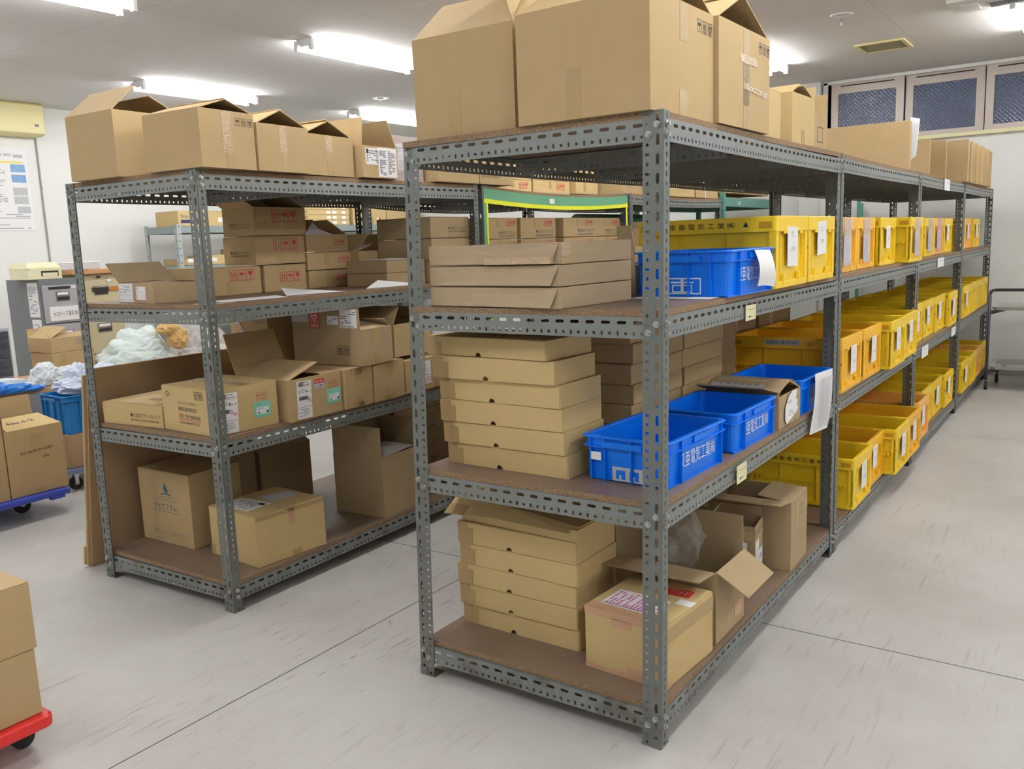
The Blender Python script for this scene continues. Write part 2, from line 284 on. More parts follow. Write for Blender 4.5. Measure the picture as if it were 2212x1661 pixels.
# ------------------------------------------------------------------ lettering and printed marks
_tc = {}
def glyphs(s):
    if s not in _tc:
        cu = bpy.data.curves.new('t', 'FONT'); cu.body = s; cu.resolution_u = 2; o = bpy.data.objects.new('t', cu); COL.objects.link(o)
        dg = bpy.context.evaluated_depsgraph_get(); dg.update(); me = bpy.data.meshes.new_from_object(o.evaluated_get(dg))
        vs = [(v.co.x, v.co.y) for v in me.vertices]; fs = [tuple(p.vertices) for p in me.polygons]
        bpy.data.objects.remove(o); bpy.data.curves.remove(cu); bpy.data.meshes.remove(me)
        x0 = min(v[0] for v in vs); x1 = max(v[0] for v in vs); y0 = min(v[1] for v in vs); y1 = max(v[1] for v in vs)
        _tc[s] = ([((x-x0)/(x1-x0), (y-y0)/(y1-y0)) for x, y in vs], fs, (x1-x0)/(y1-y0))
    return _tc[s]
class Marks:
    """flat printing, labels and tape on one face of a box: S front, W left end, E right end, T top"""
    def __init__(s, size, face, mb=None):
        w_, d, h = size; s.mb = mb or MB()
        s.o, s.U, s.V, s.N = {'S': ((0, 0, 0), (1, 0, 0), (0, 0, 1), (0, -1, 0)), 'W': ((0, d, 0), (0, -1, 0), (0, 0, 1), (-1, 0, 0)),
            'E': ((w_, 0, 0), (0, 1, 0), (0, 0, 1), (1, 0, 0)), 'T': ((0, 0, h), (1, 0, 0), (0, 1, 0), (0, 0, 1)), 'TW': ((0, d, h), (0, -1, 0), (1, 0, 0), (0, 0, 1))}[face]
        s.o, s.U, s.V, s.N = map(Vector, (s.o, s.U, s.V, s.N)); s.l = .0008
    def P(s, u, v, l=None): return tuple(s.o+s.U*u+s.V*v+s.N*(s.l if l is None else l))
    def poly(s, pts, k, l=None):
        s.mb.add([s.P(u, v, l) for u, v in pts], [tuple(range(len(pts)))], k)
    def rect(s, u0, v0, u1, v1, k, l=None, skew=0): s.poly([(u0, v0), (u1, v0+skew), (u1, v1+skew), (u0, v1)], k, l)
    def slab(s, u0, v0, u1, v1, k, t=.0006, rot=0):
        cu, cv = (u0+u1)/2, (v0+v1)/2; c, n = math.cos(rot), math.sin(rot)
        q = [(cu+(u-cu)*c-(v-cv)*n, cv+(u-cu)*n+(v-cv)*c) for u, v in ((u0, v0), (u1, v0), (u1, v1), (u0, v1))]
        s.mb.add([s.P(u, v, .0003) for u, v in q]+[s.P(u, v, .0003+t) for u, v in q], [(4, 5, 6, 7), (0, 1, 5, 4), (1, 2, 6, 5), (2, 3, 7, 6), (3, 0, 4, 7)], k)
    def text(s, t, u, v, h, k, wd=None, rot=0, l=None, skew=0):
        vs, fs, asp = glyphs(t); wd = wd or h*asp; c, n = math.cos(rot), math.sin(rot)
        s.mb.add([s.P(u+x*wd*c-y*h*n, v+x*wd*n+y*h*c+x*skew, l) for x, y in vs], fs, k)
    def lines(s, u0, v0, u1, v1, n, k, seed=1, l=.0013, fill=.45):
        r = random.Random(seed); st = (v1-v0)/n
        for i in range(n):
            vv = v0+i*st; a = u0
            while a < u1*.98:
                b = min(u1, a+(u1-u0)*r.uniform(.12, .5))
                if r.random() < .8: s.rect(a, vv, b, vv+st*fill, k, l)
                a = b+(u1-u0)*.05
                if r.random() < .25: break
    def frame(s, u0, v0, u1, v1, t, k, l=None):
        for a in ((u0, v0, u1, v0+t), (u0, v1-t, u1, v1), (u0, v0+t, u0+t, v1-t), (u1-t, v0+t, u1, v1-t)): s.rect(*a, k, l)
    def icons(s, u, v, z, k, kinds='aug', gap=.16, l=None, asp=.85):
        for i, c in enumerate(kinds):
            a = u+i*z*asp*(1+gap); W_ = z*asp; s.frame(a, v, a+W_, v+z, z*.05, k, l)
            X = lambda x: a+W_*x
            Y = lambda y: v+z*y
            if c == 'a':
                for cx in (.32, .68):
                    s.poly([(X(cx-.13), Y(.6)), (X(cx+.13), Y(.6)), (X(cx), Y(.84))], k, l); s.rect(X(cx-.06), Y(.24), X(cx+.06), Y(.6), k, l)
                s.rect(X(.15), Y(.13), X(.85), Y(.18), k, l)
            elif c == 'u':
                s.poly([(X(.5+.38*math.cos(math.pi*j/8)), Y(.52+.24*math.sin(math.pi*j/8))) for j in range(9)], k, l)
                s.rect(X(.47), Y(.2), X(.53), Y(.52), k, l); s.rect(X(.36), Y(.16), X(.53), Y(.2), k, l); s.rect(X(.48), Y(.76), X(.52), Y(.84), k, l)
            elif c == 'g':
                s.poly([(X(.2), Y(.84)), (X(.24), Y(.6)), (X(.38), Y(.44)), (X(.62), Y(.44)), (X(.76), Y(.6)), (X(.8), Y(.84))], k, l)
                s.rect(X(.47), Y(.2), X(.53), Y(.45), k, l); s.rect(X(.3), Y(.14), X(.7), Y(.19), k, l)
            elif c == 'h':
                s.poly([(X(.5+.17*math.cos(math.pi*j/4)), Y(.66+.13*math.sin(math.pi*j/4))) for j in range(8)], k, l)
                s.poly([(X(.14), Y(.8)), (X(.22), Y(.8)), (X(.3), Y(.46)), (X(.46), Y(.36)), (X(.46), Y(.12)), (X(.34), Y(.12)), (X(.34), Y(.3)), (X(.14), Y(.5))], k, l)
                s.poly([(X(.86), Y(.8)), (X(.86), Y(.5)), (X(.66), Y(.3)), (X(.66), Y(.12)), (X(.54), Y(.12)), (X(.54), Y(.36)), (X(.7), Y(.46)), (X(.78), Y(.8))], k, l)
    def sumitomo(s, u, v, wd, k='blueink', l=None):
        s.poly([(u, v+.07*wd), (u+.045*wd, v+.025*wd+.0), (u+.09*wd, v+.07*wd), (u+.045*wd, v+.125*wd)], k, l)
        s.text('住友電工オプティフロンティア', u+.11*wd, v+.02*wd, .10*wd, k, wd*.89, l=l)
        s.text('SUMITOMO ELECTRIC OPTIFRONTIER', u+.0*wd, v-.065*wd, .05*wd, k, wd*.93, l=l)

# ------------------------------------------------------------------ cartons
def carton(name, label, loc, rz, size, k='kraft', flaps=None, prints=None, tape=None, group=None, closed=None, seam='x', inside='dull'):
    """origin at the near left bottom corner; flaps {'side': (tilt from upright, length)}: positive tilts outward, negative inward"""
    w_, d, h = size
    t = thing(name, label, 'box', loc, rz, group)
    b = MB(); th = .005
    if not flaps:
        b.box((0, 0, 0), (w_, d, h-.003), k); body = b.build('box_body', t, bevel=min(.004, h*.08))
        f = MB(); e = .0015
        if seam == 'x':
            f.box((e, e, h-.0028), (w_-e, d/2-.0012, h), k); f.box((e, d/2+.0012, h-.0028), (w_-e, d-e, h), k)
        else:
            f.box((e, e, h-.0028), (w_/2-.0012, d-e, h), k); f.box((w_/2+.0012, e, h-.0028), (w_-e, d-e, h), k)
        f.build('closed_flap', t)
    else:
        b.box((0, 0, 0), (w_, th, h), k); b.box((0, d-th, 0), (w_, d, h), k); b.box((0, th, 0), (th, d-th, h), k); b.box((w_-th, th, 0), (w_, d-th, h), k); b.box((th, th, 0), (w_-th, d-th, th), inside)
        body = b.build('box_body', t)
        for s_, (ang, ln) in flaps.items():
            a = R(ang); fm = MB(); c, n = math.cos(a), math.sin(a); g = .004; tr = ln*.035
            # outward dir in plan
            if s_ == 'S': p0, p1, od = (g, 0, h), (w_-g, 0, h), (0, -1, 0)
            if s_ == 'N': p0, p1, od = (w_-g, d, h), (g, d, h), (0, 1, 0)
            if s_ == 'W': p0, p1, od = (0, d-g, h), (0, g, h), (-1, 0, 0)
            if s_ == 'E': p0, p1, od = (w_, g, h), (w_, d-g, h), (1, 0, 0)
            p0, p1, od = Vector(p0), Vector(p1), Vector(od); up = od*n*ln+Vector((0, 0, c*ln)); al = (p1-p0).normalized()*tr
            fm.quad([tuple(p0), tuple(p1), tuple(p1+up-al), tuple(p0+up+al)], k, .004)
            fo = fm.build('flap', t)
    if prints:
        mb = MB()
        for face, fn in prints.items(): fn(Marks(size, face, mb))
        print_on(body, mb)
    if tape:
        mb = MB()
        for face, fn in tape.items(): fn(Marks(size, face, mb))
        split_build(mb, 'packing_tape', t)
    return t
def strip(u, v0, v1, wd=.05, k='tape'): return lambda m: m.slab(u-wd/2, v0, u+wd/2, v1, k, .0005)
def many(*fs):
    def g(m):
        for f in fs: f(m)
    return g

# ------------------------------------------------------------------ slotted angle racks
def hole_cell(mb, la, lb, ca, cb, hl, hw, P, k, n=4):
    """a rectangular cell [la..lb] x [ca..cb] with a rounded slot of half length hl and half width hw in its middle"""
    cx, cy = (la+lb)/2, (ca+cb)/2; r = min(hl, hw); pts = []
    for q, (sx, sy) in enumerate(((1, 1), (-1, 1), (-1, -1), (1, -1))):
        for i in range(n):
            a = math.pi/2*(q+i/(n-1)); pts.append((cx+sx*(hl-r)+r*math.cos(a), cy+sy*(hw-r)+r*math.sin(a)))
    cor = [(lb, cb), (la, cb), (la, ca), (lb, ca)]
    vs = [P(x, y, tt) for tt in (0, 1) for x, y in pts+cor]; m = 4*n; o = m+4; fs = []
    for q in range(4):
        for i in range(n-1): fs.append((q*n+i, m+q, q*n+i+1)); fs.append((o+q*n+i, o+q*n+i+1, o+m+q))
        j = (q*n+n) % m; fs.append((q*n+n-1, m+q, m+(q+1) % 4, j)); fs.append((o+q*n+n-1, o+j, o+m+(q+1) % 4, o+m+q))
    for i in range(m): fs.append((i, (i+1) % m, o+(i+1) % m, o+i))
    mb.add(vs, fs, k)
_ac = {}
def angle_mesh(L, k, sag=0, n=4):
    """perforated angle: x = length, y = across the 60 mm flange, z = across the 40 mm flange, corner at the origin"""
    key = (round(L, 3), k, sag)
    if key in _ac: return _ac[key]
    mb = MB(); T = .002; c = int(L/.05); m0 = (L-c*.05)/2
    PA = lambda l, a, t: (l, a, t*T)
    PB = lambda l, a, t: (l, t*T, a)
    def solid(l0, l1, a0, a1, P):
        vs = [P(l, a, t) for t in (0, 1) for l, a in ((l0, a0), (l1, a0), (l1, a1), (l0, a1))]
        mb.add(vs, [(0, 1, 2, 3), (7, 6, 5, 4), (0, 4, 5, 1), (2, 6, 7, 3), (1, 5, 6, 2), (3, 7, 4, 0)], k)
    for a, b_ in ((0, m0), (L-m0, L)):
        solid(a, b_, 0, .06, PA); solid(a, b_, T, .04, PB)
    for i in range(c):
        l = m0+i*.05
        hole_cell(mb, l, l+.05, 0, .033, .0145, .0048, PA, k, n)
        for j in (0, 1):
            if j == 0: hole_cell(mb, l, l+.025, .033, .06, .0052, .0042, PA, k, n)
            else: hole_cell(mb, l+.025, l+.05, .033, .06, .0036, .0068, PA, k, n)
            hole_cell(mb, l+.025*j, l+.025*j+.025, T, .04, .0075 if j else .006, .0036, PB, k, n)
    # close the long edges
    mb.add([(0, .06, 0), (L, .06, 0), (L, .06, T), (0, .06, T)], [(0, 1, 2, 3)], k); mb.add([(0, 0, .04), (L, 0, .04), (L, T, .04), (0, T, .04)], [(0, 1, 2, 3)], k)
    if sag: mb.v = [(x, y+sag*(1-((x-L/2)/(L/2))**2), z) for x, y, z in mb.v]
    me = bpy.data.meshes.new('slotted_angle'); me.from_pydata(mb.v, [], mb.f); me.materials.append(K[k]); me.update(); _ac[key] = me
    return me
_bm = {}
def bolt_mesh():
    if 'b' not in _bm:
        mb = MB(); mb.cyl((0, 0, 0), (0, 0, .0025), .0095, 'bolt', 14); mb.cyl((0, 0, .0025), (0, 0, .009), .0068, 'bolt', 6); mb.cyl((0, 0, .009), (0, 0, .0095), .004, 'bolt', 8)
        me = bpy.data.meshes.new('bolt'); me.from_pydata(mb.v, [], mb.f); me.materials.append(K['bolt']); me.update(); _bm['b'] = me
    return _bm['b']
def link(name, me, parent, mtx):
    o = bpy.data.objects.new(name, me); COL.objects.link(o); o.parent = parent; o.matrix_local = mtx; return o
def axes(o, X, Y, Z): 
    m = Matrix((Vector(X), Vector(Y), Vector(Z))).transposed().to_4x4(); m.translation = Vector(o); return m
LV = (.1106, .7188, 1.259, 1.7814)
def board(parent, L, D, z, sag=0):
    mb = MB(); n = 12; a, b_ = .006, L-.006
    def zz(x): return z-sag*(1-((x-L/2)/(L/2))**2)
    xs = [a+(b_-a)*i/n for i in range(n+1)]; y0, y1 = .006, D-.006; t = .0185
    vs = [(x, y, zz(x)+q) for x in xs for y in (y0, y1) for q in (0, t)]
    top = []; side = []
    for i in range(n):
        o = i*4; top += [(o+1, o+5, o+7, o+3), (o, o+2, o+6, o+4)]; side += [(o, o+4, o+5, o+1), (o+2, o+3, o+7, o+6)]
    side += [(0, 1, 3, 2), (n*4, n*4+2, n*4+3, n*4+1)]
    mb.add(vs, top, 'board'); mb.v = []; f0, m0 = mb.f, mb.m; mb.f = []; mb.m = []
    mb.add(vs, side, 'chip'); mb.f = f0+mb.f; mb.m = m0+mb.m; mb.v = vs
    return mb.build('shelf_board', parent)
def rack(name, label, loc, rz, L, D=.9, lean=None, sags=(0, 0, 0, .004), bolts=True, levels=LV, H=1.8, mid=True):
    root = thing(name, label, 'shelving', loc, rz); lean = lean or {}
    for ci, (cx, cy, sx, sy) in enumerate(((0, 0, 1, 1), (0, D, 1, -1), (L, 0, -1, 1), (L, D, -1, -1))):
        bx, by, tx, ty = lean.get(ci, (0, 0, 0, 0))
        p0 = Vector((cx+bx, cy+by, 0)); p1 = Vector((cx+tx, cy+ty, H)); X = (p1-p0)/H
        pm = axes(p0, X, (0, sy, -sy*X.y), (sx, 0, -sx*X.x)); post = link('post', angle_mesh(H, 'steel'), root, pm); inv = Matrix.LocRotScale(*pm.decompose()).inverted()
        fp = MB(); fp.box((min(cx+bx, cx+bx+sx*.05), min(cy+by, cy+by+sy*.064), 0), (max(cx+bx, cx+bx+sx*.05), max(cy+by, cy+by+sy*.064), .004), 'steel')
        fp.box((min(cx+bx-sx*.0015, cx+bx), min(cy+by-sy*.0, cy+by+sy*.03), 0), (max(cx+bx-sx*.0015, cx+bx), max(cy+by, cy+by+sy*.03), .03), 'steel')
        fo = fp.build('foot_plate', post); fo.matrix_local = inv
        if bolts:
            for z in levels:
                P = lambda q: p0+X*(q)
                for dy, dz in ((.018, -.018), (.042, -.042)):
                    q = P(z+dz); link('bolt', bolt_mesh(), post, inv @ axes((q.x-sx*.0005, q.y+sy*dy, q.z), (0, 1, 0), (0, 0, 1), (-sx, 0, 0)))
                for dz in (-.016, -.044):
                    q = P(z+dz); link('bolt', bolt_mesh(), post, inv @ axes((q.x+sx*.02, q.y-sy*.0005, q.z), (1, 0, 0), (0, 0, 1), (0, -sy, 0)))
    for li, z in enumerate(levels):
        f = z/H
        def off(ci): 
            bx, by, tx, ty = lean.get(ci, (0, 0, 0, 0)); return (bx+(tx-bx)*f, by+(ty-by)*f)
        a, c = off(0), off(1); s_ = sags[li]
        # end beams follow the lean of their posts
        for (o0, o1, x, sg) in ((a, c, .0022, 1), ((0, 0), (0, 0), L-.0022, -1)):
            q0 = Vector((x+o0[0], .043+o0[1], z)); q1 = Vector((x+o1[0], D-.043+o1[1], z)); ln = D-.086; Y = (q1-q0)/ln
            link('end_beam', angle_mesh(ln, 'beam'), root, axes(q0, Y, (0, 0, -1), (sg, 0, 0)))
        ll = L-.008
        for (p, y, sg) in ((a, .0022, 1), (c, D-.0022, -1)):
            q0 = Vector((.004+p[0], y+p[1], z)); q1 = Vector((L-.004, y, z)); X = (q1-q0)/ll
            link('front_beam' if sg > 0 else 'back_beam', angle_mesh(ll, 'beam', s_), root, axes(q0, X, (0, 0, -1), (0, sg, 0)))
        if mid:
            for fx in (.33, .66): link('cross_beam', angle_mesh(D-.086, 'beam'), root, axes((L*fx, .043, z-.003-s_*.85), (0, 1, 0), (0, 0, -1), (1, 0, 0)))
        bo = board(root, L, D, z+.0005, s_)
        bo.location = ((a[0])/2, (a[1])/2, 0)
    return root

# ------------------------------------------------------------------ the room
X1, Y1, ZC = 7.55, 8.05, 3.0
X0, Y0 = -5.2, -3.9
mb = MB(); mb.box((X0, Y0, -.1), (X1+.2, Y1+.2, 0), 'floor'); struct('floor', mb)
mb = MB(); mb.box((X0-.1, Y0-.1, ZC), (X1+.2, Y1+.2, ZC+.1), 'ceil'); struct('ceiling', mb)
mb = MB(); mb.box((X0, Y1, 0), (X1+.2, Y1+.12, ZC), 'wallm'); struct('wall_back', mb)
mb = MB(); mb.box((X0-.12, Y0, 0), (X0, Y1+.12, ZC), 'wallm'); struct('wall_left', mb)
mb = MB(); mb.box((X0, Y0-.12, 0), (X1+.2, Y0, ZC), 'wallm'); struct('wall_front', mb)
WZ0, WZ1, WY1, WY0 = 2.365, 2.985, 1.60, -1.95
mb = MB(); mb.box((X1, Y0, 0), (X1+.15, Y1, WZ0), 'wallm'); mb.box((X1, Y0, WZ1), (X1+.15, Y1, ZC), 'wallm'); mb.box((X1, Y0, WZ0), (X1+.15, WY0, WZ1), 'wallm'); mb.box((X1, WY1, WZ0), (X1+.15, Y1, WZ1), 'wallm')
struct('wall_right', mb)
mb = MB(); mb.box((X1-.10, 1.66, 0), (X1, 1.86, ZC), 'wallm'); struct('trim_1', mb)
mb = MB(); mb.box((X1-.012, Y0, 0), (X1, 1.66, .06), 'cable'); struct('baseboard_right', mb)
mb = MB(); mb.box((X0, Y1-.012, 0), (X1, Y1, .06), 'cable'); struct('baseboard_back', mb)
# window casing and sashes
mb = MB(); e = .03
mb.box((X1-.045, WY0-.05, WZ1-.02), (X1+.1, WY1+.05, WZ1+.012), 'wallm'); mb.box((X1-.06, WY0-.05, WZ0-.035), (X1+.1, WY1+.05, WZ0), 'cream2'); mb.box((X1-.045, WY1, WZ0), (X1+.1, WY1+.04, WZ1), 'wallm'); mb.box((X1-.045, WY0-.04, WZ0), (X1+.1, WY0, WZ1), 'wallm')
struct('trim_2', mb)
ys = [WY1-.03-.715*i for i in range(5)]
for i in range(4):
    a, b_ = ys[i], ys[i+1]; z0, z1 = WZ0, WZ1-.02; xo = X1-.012+(i % 2)*.03
    root = MB(); fr = .075
    root.box((xo, b_+.006, z0), (xo+.028, b_+fr, z1), 'frame'); root.box((xo, a-fr, z0), (xo+.028, a-.006, z1), 'frame'); root.box((xo, b_+fr, z0), (xo+.028, a-fr, z0+.05), 'frame'); root.box((xo, b_+fr, z1-.10), (xo+.028, a-fr, z1), 'frame')
    root.box((xo-.012, b_+.006, z1-.13), (xo, b_+.02, z1-.02), 'frame'); root.box((xo-.008, b_+.10, z1-.03), (xo, a-.10, z1-.02), 'dark')
    w_ = struct('window_%d' % (i+1), root)
    p = MB(); p.box((xo+.010, b_+fr, z0+.05), (xo+.016, a-fr, z1-.10), 'pane'); p.build('pane', w_)
    g = MB(); g.box((xo+.002, b_+fr-.004, z0+.046), (xo+.02, b_+fr+.004, z1-.096), 'cream2'); g.build('glazing_seal', w_)
mb = MB(); mb.box((X1+.02, ys[4]-.0, WZ0), (X1+.03, WY1, WZ0+.012), 'dark'); struct('trim_3', mb)
mb = MB(); mb.tube([(X1-.035, .86, 2.52), (X1-.05, .855, 2.44), (X1-.045, .80, 2.40)], .006, 'black', 6); tag(mb.build('cord'), 'short dark cord hanging at the joint of the first two window sashes', 'cord')
# fluorescent fittings
def fitting(x, y, label):
    t = thing('ceiling_light', label, 'light', (x, y, ZC), 0, 'bare twin tube ceiling lights')
    b = MB(); L = 1.25
    sec = [(-.085, 0), (.085, 0), (.04, -.055), (-.04, -.055)]
    b.loft([[(q, a, c) for a, c in sec] for q in (.02, L-.02)], 'whitep', True, True); b.build('housing', t)
    for s_ in (-1, 1):
        tb = MB(); tb.cyl((.028, s_*.075, -.062), (L-.028, s_*.075, -.062), .0155, 'lamp', 12); tb.build('tube', t, smooth=True)
        for q in (0, L-.028):
            h = MB(); h.box((q, s_*.075-.018, -.085), (q+.028, s_*.075+.018, -.01), 'whitep'); h.build('lamp_holder', t, bevel=.004)
def LB(x, y): return 'bare twin tube ceiling light'
seen = {(-.13, 3.98): 'twin tube ceiling light cut by the top left corner of the photo', (2.49, 3.98): 'twin tube ceiling light whose end shows left of the big top cartons', (2.55, 6.16): 'twin tube ceiling light above the opened carton on the left rack',
        (5.12, 6.09): 'twin tube ceiling light farthest back, behind the flapped cartons', (4.98, 1.70): 'twin tube ceiling light showing right of the glossy taped carton', (4.95, -.38): 'twin tube ceiling light cut by the top right edge of the photo'}
for (x, y), lb in seen.items(): fitting(x, y, lb)
for i, (x, y) in enumerate([(-.13, 6.16), (5.1, 3.98), (-2.75, 3.98), (-2.75, 6.16), (2.42, 1.72), (-.15, 1.72), (-2.75, 1.72), (2.4, -.38), (-.15, -.38), (-2.75, -.38), (4.95, -2.5), (2.4, -2.5), (-.15, -2.5), (-2.75, -2.5)]):
    fitting(x, y, 'bare twin tube ceiling light outside the picture')
# ceiling fixtures
t = thing('ceiling_vent', 'yellowed rectangular ceiling vent with brown louvres', 'vent', (5.82, .545, ZC)); b = MB()
b.box((0, 0, -.014), (.40, .03, 0), 'ivory2'); b.box((0, .36, -.014), (.40, .39, 0), 'ivory2'); b.box((0, .03, -.014), (.03, .36, 0), 'ivory2'); b.box((.37, .03, -.014), (.40, .36, 0), 'ivory2'); b.build('vent_frame', t)
g = MB(); g.box((.03, .03, -.004), (.37, .36, 0), 'vent'); [g.box((.04+i*.022, .03, -.012), (.048+i*.022, .36, -.004), 'vent') for i in range(15)]; g.build('louvre', t)
t = thing('sprinkler_head', 'chrome sprinkler head on a white ceiling rose right of the top cartons', 'sprinkler', (4.664, .742, ZC)); b = MB(); b.cyl((0, 0, -.006), (0, 0, 0), .075, 'whitep', 28, .08); b.build('rose', t, smooth=False)
b = MB(); b.cyl((0, 0, -.012), (0, 0, -.006), .035, 'chrome', 20); b.cyl((0, 0, -.05), (0, 0, -.012), .008, 'chrome', 10); b.cyl((0, 0, -.075), (0, 0, -.05), .011, 'whitep', 10, .004); b.build('nozzle', t)
t = thing('smoke_detector', 'small round sensor in the ceiling left of the big top cartons', 'detector', (4.789, 5.357, ZC)); b = MB(); b.cyl((0, 0, -.008), (0, 0, 0), .085, 'whitep', 28, .09); b.build('ring', t); b = MB(); b.cyl((0, 0, -.02), (0, 0, -.008), .03, 'chrome', 18); b.build('sensor_eye', t)
t = thing('ceiling_air_conditioner', 'white cassette air conditioner in the ceiling at top right', 'air conditioner', (4.72, -.95, ZC)); b = MB()
b.box((-.0, -.0, -.035), (.40, 1.02, 0), 'wallm'); b.build('panel', t, bevel=.01); b = MB(); b.box((.12, .12, -.045), (.28, .78, -.034), 'silver'); [b.box((.125+.014*i, .125, -.049), (.13+.014*i, .775, -.044), 'greyink') for i in range(11)]; b.build('grille', t); b = MB(); b.box((.10, .84, -.044), (.3, .95, -.036), 'wallm'); b.build('louvre', t, bevel=.004)
# far wall things
t = thing('wall_air_conditioner', 'yellowed wall air conditioner above the poster', 'air conditioner', (1.75, 7.83, 2.69)); b = MB()
prof = [(0, .02), (0, .29), (.03, .31), (.22, .31), (.22, 0), (.06, 0)]
b.loft([[(x, a, c) for a, c in prof] for x in (0, .84)], 'ivory2', True, True); b.build('casing', t, bevel=.008); b = MB(); b.box((.02, .012, .03), (.82, .03, .036), 'dark'); b.build('air_slot', t); b = MB(); b.box((.74, -.002, .085), (.78, .001, .11), 'greyink'); b.build('badge', t)
t = thing('wall_poster', 'white poster of small print with yellow bands and blue photos', 'poster', (1.75, 8.046, 1.78)); b = MB(); b.box((0, -.002, 0), (.735, 0, .81), 'white'); b.build('sheet', t)
m = Marks((.735, .1, .81), 'S'); m.l = .003
m.rect(.02, .655, .69, .672, 'posty'); m.rect(.02, .23, .30, .243, 'posty'); m.text('設備の 安全 確認', .30, .72, .028, 'greyink', .28)
for i, kk in enumerate(('postb', 'postb', 'postg', 'postg')): z = (.57, .47, .345, .26)[i]; m.rect(.56, z, .70, z+.075, kk)
m.rect(.60, .71, .69, .74, 'postg'); m.lines(.02, .26, .50, .64, 22, 'greyink', 3, .003, .35); m.lines(.02, .02, .70, .22, 12, 'greyink', 5, .003, .35); m.rect(.58, .17, .71, .235, 'postg')
m.mb.build('printing', t)
mb = MB(); mb.cyl((2.59, Y1-.012, 1.45), (2.59, Y1-.012, 2.99), .008, 'cable', 8); mb.cyl((2.59, Y1-.012, 2.2), (2.60, Y1-.012, 2.2), .011, 'cable', 8); tag(mb.build('wall_conduit'), 'thin grey conduit running down the wall beside the poster', 'pipe')
# ------------------------------------------------------------------ crates
def rrect(x0, y0, x1, y1, r, z, n=4):
    pts = []
    for (cx, cy, a0) in ((x1-r, y1-r, 0), (x0+r, y1-r, 90), (x0+r, y0+r, 180), (x1-r, y0+r, 270)):
        for i in range(n): a = R(a0+90*i/(n-1)); pts.append((cx+r*math.cos(a), cy+r*math.sin(a), z))
    return pts
def blue_crate(label, loc, rz=0, size=(.415, .315, .143), k='blue', extra=None, lettering=True, name='blue_crate', group=None):
    w_, d, h = size; t = thing(name, label, 'crate', loc, rz, group)
    I = lambda e, z, r=.022: rrect(e, e, w_-e, d-e, r, z)
    b = MB(); b.loft([I(.022, 0), I(.018, .004), I(.012, h-.03), I(.012, h-.004), I(.013, h), I(.0155, h), I(.0165, h-.004), I(.024, .006)], k, True, True); tub = b.build('tub', t)
    b = MB(); b.loft([I(.013, h-.036), I(.001, h-.036), I(.001, h-.033), I(.0095, h-.032), I(.0095, h-.007), I(0, h-.006, .024), I(0, h-.002, .024), I(.002, h, .024), I(.0145, h)], k, False, False); b.build('rim', t)
    b = MB(); c = .009
    for u in (.21*w_, .90*w_): b.box((u-.0015, .001, .004), (u+.0015, .020, h-.004), k)
    for u in (.12, .5, .88): b.box((w_*u-.002, d-.018, .004), (w_*u+.002, d-.001, h-.032), k)
    for u in (.2, .42, .88, .72):
        b.box((.001, d*u-.0015, .004), (.020, d*u+.0015, h-.004), k); b.box((w_-.018, d*u-.002, .004), (w_-.001, d*u+.002, h-.032), k)
    b.box((.014, .013, 0), (w_-.014, .022, .006), k); split_build(b, 'rib', tub)
    b = MB(); b.box((-.001, d*.30, h-.034), (.006, d*.74, h-.016), k); b.box((w_-.003, d*.30, h-.036), (w_+.003, d*.74, h-.020), k)
    b.box((w_*.42, .003, h-.030), (w_*.68, .010, h-.010), k); split_build(b, 'handle', tub)
    if lettering:
        m = Marks(size, 'S'); m.o = Vector((0, .0135, 0)); m.l = .0012; m.text('東亜電気工業㈱', .225*w_, .044, .048, 'whiteink', .60*w_, skew=0); m.mb.build('company_lettering', t)
    if extra: extra(t, size)
    return t
def emblem(t, size):
    w_, d, h = size; m = Marks(size, 'W'); m.o = Vector((.016, d, 0)); m.l = .0015
    m.rect(.105, .006, .215, .05, 'silver'); 
    for u in (.118, .165): m.rect(u, .012, u+.032, .040, 'blue', .0022); m.rect(u+.012, .012, u+.019, .026, 'silver', .003)
    m.mb.build('emblem', t); m = Marks(size, 'W'); m.slab(.04, h-.075, .075, h-.05, 'white', .001); m.mb.build('sticker', t)
def emblem2(t, size):
    w_, d, h = size; m = Marks(size, 'W'); m.o = Vector((.016, d, 0)); m.l = .0015
    m.frame(.11, .01, .24, .062, .004, 'whiteink'); m.rect(.135, .045, .215, .05, 'whiteink'); m.rect(.17, .015, .18, .06, 'whiteink'); m.frame(.14, .015, .21, .04, .004, 'whiteink'); m.mb.build('emblem', t)
